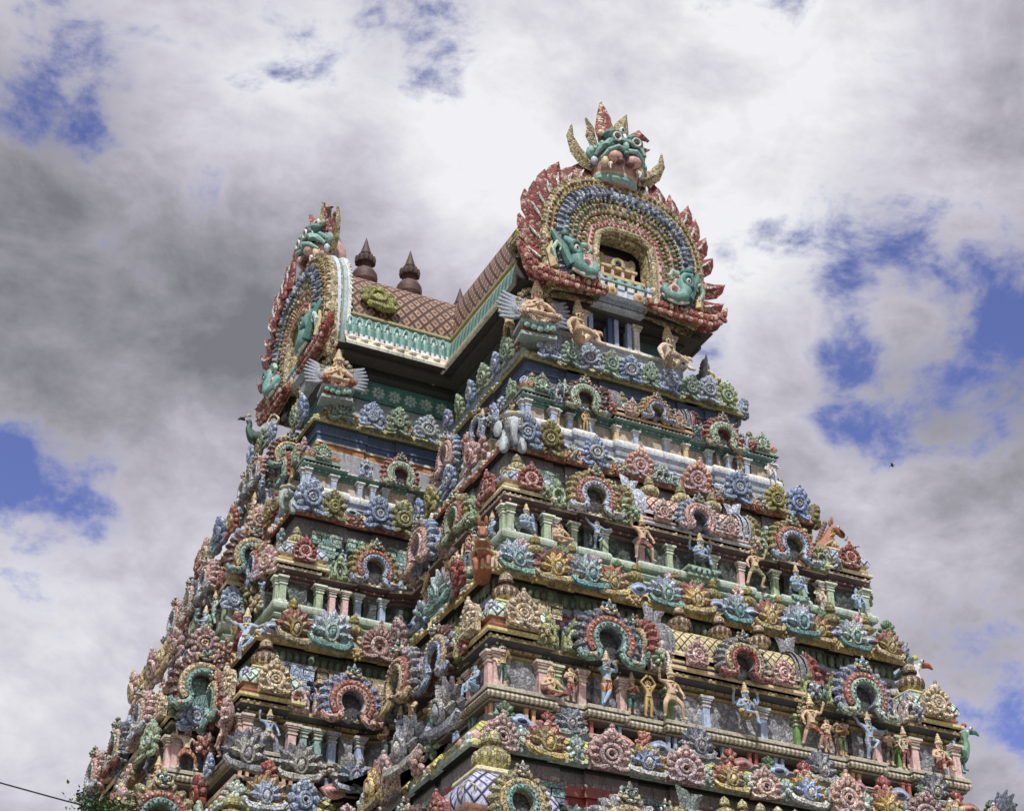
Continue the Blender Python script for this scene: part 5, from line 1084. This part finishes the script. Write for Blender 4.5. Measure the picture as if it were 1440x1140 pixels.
S(f2(5.6,zb2,o2),1.15,'stand',TAN,RED,'standing statue in a long red skirt beside the far corner shrine',chest=PALE)
S(f2(6.75,zb2,-.1),1.5,'sit',TAN,RED,'gold and red statue sitting in the far right corner shrine')
s2 = face('S',2); SL2 = B[2][4]-B[2][2]
S(s2(1.0,zb2,-.1),1.4,'sit',BLU,BLU,'blue crouching statue round the near corner under the cream rosette',head=DARK)
S(s2(2.1,zb2,-.15),1.1,'offer',TAN,ORANGE,'small woman statue in orange below the red flame arch on the inner side',head=DARK)
S(s2(2.9,zb2,.0),1.3,'stand',BLU,ORANGE,'blue statue in an orange loincloth below the red flame arch on the inner side',legs=False)
S(s2(3.9,zb2,-.1),1.1,'offer',TAN,DTEAL,'dark teal clad small statue right of the tall green-skirted woman',head=DARK)
S(s2(4.6,zb2,.15),1.45,'stand',TAN,'7b9a58','tall woman statue in a long green skirt on the inner side of the third tier',head=DARK)
S(s2(5.6,zb2,.1),1.3,'stand',BLU,YEL,'blue statue in yellow trousers under the grey arch in the inner corner')
S(s2(6.3,zb2,.25),1.2,'offer',TAN,DTEAL,'dark-haired woman statue in teal and red deep in the inner corner',head=DARK,chest=RED)
g2 = face('G',2)
S(g2(.95,zb2,-.1),1.15,'guard',BLU,'c7b8a4','pale blue statue planted on both feet in the left wing corner shrine',legs=False)
f1 = face('F',1); zb1 = B[1][0]
S(f1(-5.6,zb1,-.12),1.15,'lead',BLU,BLU,'blue seated statue in the near corner shrine of the second tier')
S(f1(-4.5,zb1,-.15),1.2,'anjali',TAN,TAN,'tan statue with folded arms below the green plaque of the second tier',head=DARK)
S(f1(-3.35,zb1,-.02),1.0,'dance',BLU,SLATE,'blue dancing statue with outflung arm under the left olive and red arch',head=DARK)
S(f1(-1.85,zb1,-.02),1.35,'guard',TAN,RED,'crowned doorkeeper statue in red shorts left of the red-tiled hall roof',legs=False)
S(f1(.1,zb1+.1,.05),1.4,'lead',BLU,SLATE,'blue four-armed seated statue under the middle arch of the second tier',arms4=True,ped=('8fa892','9fb5a3',.8))
S(f1(2.05,zb1,-.02),1.3,'guard',TAN,OLIVE,'olive and tan doorkeeper statue right of the red-tiled hall roof',legs=False,flip=True)
S(f1(3.55,zb1,-.05),1.25,'lead',BLU,BLU,'blue seated statue under the right olive and red arch',arms4=False,ped=('8fa892','9fb5a3',.5))
S(f1(4.4,zb1,-.15),.95,'sit',PALE,PALE,'small pale sitting statue left of the far corner shrine of the second tier',head=DARK)
S(f1(5.8,zb1,-.1),1.2,'sit',BLU,BLU,'blue seated statue in the far corner shrine of the second tier',head=BLU)
s1 = face('S',1)
S(s1(.9,zb1,-.1),1.2,'sit',BLU,PBLUE,'blue sitting statue round the near corner below the red rosette')
S(s1(2.1,zb1,-.1),1.0,'stand',PALE,WHITE,'pale standing statue on the inner side of the second tier',head=DARK)
S(s1(2.7,zb1-.45,.2),.95,'offer',PALE,PINK,'pink and white statue low on the inner side ledge, under the pale standing one',head=RED)
S(s1(5.2,zb1,.1),1.05,'dance',TAN,YEL,'yellow dancing statue on the inner side below the blue and salmon arch',head=DARK)
S(s1(4.0,zb1,-.05),1.0,'stand',TAN,RED,'red and tan statue between the two inner arches of the second tier')
f0 = face('F',0); zb0 = B[0][0]
S(f0(-2.5,zb0,-.05),.78,'stand',YEL,YEL,'small golden statue under the left mint arch of the top tier',head=DARK,legs=False)
S(f0(-3.3,zb0+.95,.12),.6,'dance','a9c3c0',TEAL,'pale teal dancing statue over the top tier ledge beside the left mint arch')
S(f0(3.2,zb0,-.05),.75,'offer',TAN,WHITE,'small statue in white and orange left of the far little shrine of the top tier',head=DARK,chest=ORANGE)
S(f0(4.35,zb0,-.05),.95,'sit',WHITE,WHITE,'white sitting statue in the far little shrine of the top tier',head=DARK)
s0 = face('S',0)
S(s0(.7,zb0,.0),.85,'stand',TAN,DRED,'dark red standing statue round the near corner of the top tier',legs=False)
S(s0(2.4,zb0+.2,.25),1.1,'stand','9fb8cf',BLUE,'pale blue statue before the red and gold inner-side arch of the top tier')
# gallery under the front gable
kz = K[0][0]
S(TR((-3.85,44.45,kz+1.05))@RZ(-8),2.6,'anjali',TAN,'d9b49c','winged statue with praying hands under the left end of the big gable',wing='8995a3',ped=('93a5a4','a8693f',.5),hal=(CREAM,OLIVE))
S(TR((-2.3,44.5,kz+.85))@RZ(35),2.5,'lounge',TAN,TAN,'crowned lounging statue left of the gallery pillars')
S(TR((1.15,44.5,kz+.85))@RZ(35),2.5,'lounge',PALE,TAN,'crowned lounging statue right of the gallery pillars')
S(TR((2.95,45.0,kz+.95))@RZ(75),1.65,'anjali',TAN,TAN,'winged statue seen sideways under the right end of the big gable',wing='8995a3',hal=(GOLD,OLIVE),ped=(PBLUE,OLIVE,.6))
S(TR((-4.35,45.5,kz+.75))@RZ(-40),1.75,'arms_up',TAN,'b89a6a','tan bearer statue holding up the eave left of the praying winged one',head=DARK)
S(TR((-8.35,50.9,kz+1.05))@RZ(-8),2.3,'anjali',TAN,ORANGE,'winged statue with praying hands on the left wing below the far gable',wing='8e99a6',ped=('93a5a4','a8693f',.5),hal=(CREAM,OLIVE))
S(TR((-8.9,53.2,kz+.7))@RZ(-60),1.3,'stand',TAN,'cfa58c','tan bearer statue under the dark left eave, behind the winged one',head=DARK)
S(TR((-9.2,55.1,kz+.7))@RZ(-60),1.4,'arms_up',PALE,PBLUE,'pale bearer statue at the far end of the dark left eave',head=DARK)
# statues crowding the wing end, seen edge-on along the left outline
names = {0:'top tier',1:'second tier',2:'third tier',3:'lowest tier'}
cols = [(BLU,SLATE,'blue'),(TAN,RED,'red-skirted'),(PINK,SALM,'pink'),('9fb5b0',TEAL,'grey-green'),(YEL,OLIVE,'olive-gold'),(PALE,ORANGE,'orange-skirted')]
pz = ['stand','guard','dance','offer']; pn_ = {'stand':'standing','guard':'wide-legged','dance':'dancing','offer':'hand-raising'}
for i in range(4):
    fE, fH, fP = face('E',i), face('H',i), face('P',i); zb = B[i][0]; s = (K[i][0]-K[i+1][0])/6.12; eL = 2*(YC-B[i][4]-1.9-.25*i)
    for j in range(3):
        sk, cl, cn = cols[(i*3+j*2)%6]; ps = pz[(i+j)%4]
        S(fE((.12+.3*j)*eL, zb, .1), (1.25 if i else 1.0)*s*1.05, ps, sk, cl, f'{cn} {pn_[ps]} statue, {("nearest","middle","farthest")[j]} of three on left outline of the {names[i]}', head=(DARK if j%2 else 'crown'))
    for j in range(2):
        sk, cl, cn = cols[(i*2+j*3+1)%6]; ps = pz[(i*2+j+1)%4]
        S((fH if j else fP)((1.0*s if j else .55*s), zb+(0 if j else -.05), .1), 1.25*s, ps, sk, cl, f'{cn} {pn_[ps]} statue {("below the wing-end bay arch" if j == 0 else "round the wing corner shrine")} of the {names[i]}', head=(DARK if (i+j)%2 else 'crown'))
    if i: S(fr('E',K[i],i)(.5, K[i][0]+.8*s, -.5*s), 1.2*s, 'offer', cols[(i+4)%6][0], cols[(i+4)%6][1], f'{cols[(i+4)%6][2]} statue standing on the cornice over the {names[i]} at the left outline')
S(TR((-7.2,40.7,23.15))@RZ(-40),1.35,'sit',TAN,TAN,'chubby tan sitting statue on the mint dome at the near corner',head=DARK)
S(TR((-7.5,41.5,23.5))@RZ(-50),1.15,'stand',TAN,SLATE,'red-capped attendant statue beside the orange horse at the near corner',head=RED,chest=RED)
S(TR((-11.6,48.3,22.8))@RZ(-30),1.5,'dance','9fb0c9',PBLUE,'pale blue dancing statue beside the olive pot at the left wing corner',legs=False)

# ------------------------------------------------------------------ stucco animals on the corners
def animal(names, pts, rads, bones, root, col, extra, regions=None):
    vs, fs = skin_mesh(names, pts, rads, bones, root, 1); mb = MB(); mb.add(vs, fs, col)
    extra(mb); return mb
def elephant(M, label, col='aab4bb'):
    P = dict(a=(0,.55,.25),b=(0,.2,.3),c=(0,-.05,.5),d=(0,-.3,.5),t1=(0,-.52,.36),t2=(0,-.62,.12),t3=(.0,-.6,-.12),t4=(.08,-.52,-.32),lL=(-.22,-.1,.05),fL=(-.25,-.16,-.35),lR=(.22,-.1,.05),fR=(.25,-.16,-.35))
    r = dict(a=.36,b=.36,c=.26,d=.27,t1=.15,t2=.11,t3=.085,t4=.06,lL=.15,fL=.12,lR=.15,fR=.12); r = {k: (v, v) for k, v in r.items()}
    def ex(mb):
        for k in (-1,1):
            mb.ell((k*.19,-.46,.5), (.05,.04,.05), WHITE, None, 8, 5); mb.ell((k*.195,-.5,.5), (.025,.02,.025), DARK, None, 6, 4); mb.tube([(k*.14,-.48,.24),(k*.2,-.68,.14),(k*.2,-.8,.2)], [.045,.04,.012], WHITE, None, 6); mb.ell((k*.13,-.36,.72), (.12,.12,.1), col, None, 8, 5)
        mb.lathe([(.27,.0),(.3,.05),(.27,.1)], GOLD, TR((0,-.2,.66)), 12)
    mb = animal(list(P), P, r, [('a','b'),('b','c'),('c','d'),('d','t1'),('t1','t2'),('t2','t3'),('t3','t4'),('b','lL'),('lL','fL'),('b','lR'),('lR','fR')], 'b', col, ex)
    o = thing('elephant_statue', mb.mesh('elephant_statue'), M, label, 'elephant statue', 'stucco elephants on the tower corners')
    for k in (-1,1):
        e = MB(); e.ell((k*.4,-.08,.42), (.17,.05,.25), col, None, 12, 6, Matrix.Rotation(k*.9, 3, 'Z')); e.ell((k*.4,-.1,.38), (.1,.04,.16), '9da2a4', None, 10, 5, Matrix.Rotation(k*.5, 3, 'Z')); link('ear', e.mesh('ear'), M, o)
    return o
elephant(TR((-5.3,43.25,29.15))@RZ(-22)@SC(1.15), 'grey elephant statue with curved trunk at the near corner below the top tier')
elephant(TR((-10.0,50.0,29.15))@RZ(-50)@SC(.9), 'greyish green elephant statue at the left wing corner below the top tier', '8fa09a')
def horse(M, label, hind=True):
    col = 'a8623f'
    P = dict(r=(0,.75,-.15),m=(0,.3,.2),c=(0,-.05,.5),n=(0,-.2,.95),p=(0,-.28,1.22),h=(0,-.5,1.12),z=(0,-.72,.92),aL=(-.16,-.15,.35),kL=(-.17,-.5,.3),fL=(-.16,-.55,-.02),aR=(.16,-.15,.35),kR=(.17,-.48,.42),fR=(.16,-.62,.16),hL=(-.17,.75,-.4),gL=(-.18,.68,-.75),jL=(-.18,.8,-1.1),hR=(.17,.75,-.4),gR=(.18,.68,-.75),jR=(.18,.8,-1.1),t1=(0,1.0,-.1),t2=(0,1.15,-.5))
    r = dict(r=.27,m=.27,c=.28,n=.17,p=.14,h=.13,z=.095,aL=.12,kL=.075,fL=.06,aR=.12,kR=.075,fR=.06,hL=.15,gL=.09,jL=.065,hR=.15,gR=.09,jR=.065,t1=.08,t2=.05); r = {k: (v, v) for k, v in r.items()}; bn = [('r','m'),('m','c'),('c','n'),('n','p'),('p','h'),('h','z'),('c','aL'),('aL','kL'),('kL','fL'),('c','aR'),('aR','kR'),('kR','fR')]+([('r','hL'),('hL','gL'),('gL','jL'),('r','hR'),('hR','gR'),('gR','jR'),('r','t1'),('t1','t2')] if hind else [])
    if not hind: P = {k: q for k, q in P.items() if k[0] not in 'gj' and k not in ('hL','hR','t1','t2')}
    def ex(mb):
        for k in (-1,1):
            mb.ell((k*.1,-.3,1.42), (.055,.05,.15), col, None, 8, 5); mb.ell((k*.11,-.5,1.2), (.035,.05,.04), WHITE, None, 8, 5); mb.ell((k*.13,-.52,1.2), (.02,.03,.025), DARK, None, 6, 4); mb.ell((k*.05,-.79,.9), (.02,.02,.02), DARK, None, 6, 4)
        mb.ell((0,-.76,.83), (.09,.05,.03), WHITE, None, 8, 4)
    mb = animal(list(P), P, r, bn, 'm', col, ex)
    o = thing('horse_statue', mb.mesh('horse_statue'), M, label, 'horse statue', 'orange stucco horses on the tower corners')
    b = MB()
    for c, rr, sc_ in (((0,-.6,1.03),.15,1),((0,-.22,.85),.21,1.0),((0,-.06,.5),.31,1.05)): b.lathe([(rr,-.03),(rr+.025,0),(rr,.03)], DARK if rr < .2 else GOLD, TR(c)@Matrix.Rotation(R(50 if rr < .2 else -35),4,'X'), 14)
    link('bridle', b.mesh('bridle'), M, o)
    mn = MB()
    for j in range(7): mn.ell((0,-.1+.05*j,1.35-.11*j), (.05,.09,.09), BROWN, None, 8, 5)
    link('mane', mn.mesh('mane'), M, o); return o
horse(TR((-7.35,40.9,23.2))@RZ(-25)@Matrix.Rotation(R(20),4,'X')@SC(1.0), 'rearing orange horse statue with white-edged muzzle at the near corner of the second tier', False)
horse(TR((5.35,42.5,27.3))@RZ(75)@SC(1.0), 'rearing orange horse statue standing out against the sky at the far right corner')
def stucco_bird(M, label, body, wing, beak, tail, cat):
    P = dict(t=(0,.5,.0),b=(0,.2,.1),c=(0,-.1,.2),n=(0,-.3,.5),m=(0,-.22,.8),h=(0,-.36,1.0))
    r = dict(t=.12,b=.3,c=.3,n=.15,m=.12,h=.17); r = {k: (v, v) for k, v in r.items()}
    def ex(mb):
        for k in (-1,1): mb.ell((k*.13,-.44,1.05), (.05,.05,.06), WHITE, None, 8, 5); mb.ell((k*.16,-.47,1.05), (.03,.03,.035), DARK, None, 6, 4); mb.tube([(k*.12,-.05,0),(k*.12,-.08,-.3),(k*.12,-.2,-.32)], [.05,.035,.03], beak, None, 6)
        mb.tube([(0,-.48,1.0),(0,-.66,.98),(0,-.76,.88)], [.1,.07,.02], beak, None, 8); mb.ell((0,-.3,1.2), (.05,.1,.08), tail, None, 8, 5)
    mb = animal(list(P), P, r, [('t','b'),('b','c'),('c','n'),('n','m'),('m','h')], 'b', body, ex); o = thing('bird_statue', mb.mesh('bird_statue'), M, label, cat, 'stucco birds on the tower corners')
    for k in (-1,1):
        w = MB(); w.ell((k*.28,.2,.14), (.07,.36,.22), wing, None, 10, 6); w.ell((k*.31,.34,.06), (.05,.32,.14), body, None, 10, 6); link('wing', w.mesh('wing'), M, o)
    t = MB()
    for j in (-1,0,1): t.tube([(0,.5,.0),(.12*j,.8,-.05),(.2*j,1.15,-.25)], [.1,.11,.04], tail, None, 6, .6)
    link('tail', t.mesh('tail'), M, o); return o
stucco_bird(TR((7.25,41.6,22.6))@RZ(70)@SC(1.15), 'white goose-like bird statue with an orange beak at the far right corner', 'd3d3cc', 'b9bcc0', 'a8503a', 'b8b04c', 'bird statue')
stucco_bird(TR((7.7,40.2,20.2))@RZ(75)@SC(.95), 'green parrot statue with red tail at the right-hand edge of the third tier', '5f8f72', '3f6f55', DTEAL, 'b04038', 'bird statue')
stucco_bird(TR((-9.3,57.0,35.7))@RZ(-95)@SC(.9), 'dark green bird statue under the far left eave', '2f5a4c', '24463c', DARK, OLIVE, 'bird statue')

# ------------------------------------------------------------------ shrub on the ledge, wires, birds
def shrub(base):
    o = link('leafy_shrub', None, TR(base)); o['label'] = 'dark green leafy shrub rooted on a ledge at the lower left of the tower'; o['category'] = 'shrub'
    rng = random.Random(3); st = MB(); lf = MB(); tips = []
    for k in range(9):
        a = rng.uniform(0, 2*PI); d = Vector((math.cos(a)*.7, math.sin(a)*.6, rng.uniform(.5,1.2))); p = Vector(base); pts = [p]
        for j in range(5): p = p+d*.17+Vector((rng.gauss(0,.08),rng.gauss(0,.08),rng.gauss(0,.06))); pts.append(p); tips += [p]*(1+j)
        st.tube(pts, [.06,.05,.04,.03,.02,.01], '4d4033', None, 6)
    g = [paint(c, .6, .2) for c in ('2f4a26','3f5e30','4d6b38')]
    for k in range(2200):
        p = rng.choice(tips)+Vector((rng.gauss(0,.2),rng.gauss(0,.2),rng.gauss(0,.18))); q = Matrix.Rotation(rng.uniform(0,6.28),4,'Z')@Matrix.Rotation(rng.uniform(-1.2,1.2),4,'X'); l = rng.uniform(.06,.12)
        lf.add([(0,0,0),(l*.4,l*.5,.01),(0,l*1.3,-.02),(-l*.4,l*.5,.01)], [(0,1,2,3)], rng.choice(g), TR(p)@q)
    link('stem', st.mesh('stem'), Matrix(), o); link('foliage', lf.mesh('foliage'), Matrix(), o)
shrub((-15.3,46.4,16.15))
def wire(a, b, label, r=.022):
    mb = MB(); a, b = Vector(a), Vector(b); mb.tube([a.lerp(b, t/10)-Vector((0,0,.6*math.sin(PI*t/10))) for t in range(11)], r, paint('1c1c1e', .5, .1), None, 6)
    thing('overhead_wire', mb.mesh('overhead_wire'), Matrix(), label, 'wire', 'overhead wires at the lower left')
wire((-40,46,21.3),(-14.2,47.8,17.35),'upper of two black overhead wires running to the lower left of the tower')
wire((-40,46,20.2),(-14.2,47.8,15.0),'lower of two black overhead wires, just in the bottom left corner')
def flying_bird(p, label, yaw):
    mb = MB(); c = paint('1f2022', .6, .1); mb.ell((0,0,0), (.05,.14,.05), c); mb.ell((0,-.15,.02), (.03,.05,.03), c, None, 8, 5); mb.add([(-.03,.1,0),(.03,.1,0),(.06,.24,.0),(-.06,.24,0)], [(0,1,2,3)], c)
    o = thing('flying_bird', mb.mesh('flying_bird'), TR(p)@RZ(yaw)@SC(.45), label, 'bird', 'birds flying beside the tower')
    for k in (-1,1):
        w = MB(); w.add([(k*.03,-.08,.02),(k*.2,-.1,.1),(k*.38,.05,.06),(k*.2,.06,.09),(k*.03,.08,.02)], [(0,1,2,3,4)], c); link('wing', w.mesh('wing'), TR(p)@RZ(yaw)@SC(.45), o)
flying_bird((10.5,45,33.45),'tiny dark bird flying high in the sky right of the tower',40)
flying_bird((8.5,45,29.7),'tiny dark bird flying just above the right-hand slope of the tower',-30)

# ------------------------------------------------------------------ at most 100 of one part; the farthest rest become one object
def limit():
    by = {}
    for o in TOWER.children: by.setdefault(o.name.split('.')[0], []).append(o)
    for nm, os_ in by.items():
        if len(os_) <= 100: continue
        os_.sort(key=lambda o: (WORLD[o].translation-CAMLOC).length+(30 if WORLD[o].translation.x > 9 or WORLD[o].translation.y > 58 or WORLD[o].translation.z < 14.5 else 0))
        mb = MB(); rest = [o for o in os_[99:]]
        for o in rest:
            me = o.data; M = WORLD[o]; vs = [tuple(v.co) for v in me.vertices]; grp = {}
            for p in me.polygons: grp.setdefault(p.material_index, []).append(tuple(p.vertices))
            for mi, ff in grp.items():
                used = sorted({a for f in ff for a in f}); ix = {a: n for n, a in enumerate(used)}; mb.add([vs[a] for a in used], [tuple(ix[a] for a in f) for f in ff], me.materials[mi], M)
        for o in rest: WORLD.pop(o); bpy.data.objects.remove(o)
        x = link(nm, mb.mesh(nm), Matrix(), TOWER); x['kind'] = 'stuff'
limit()
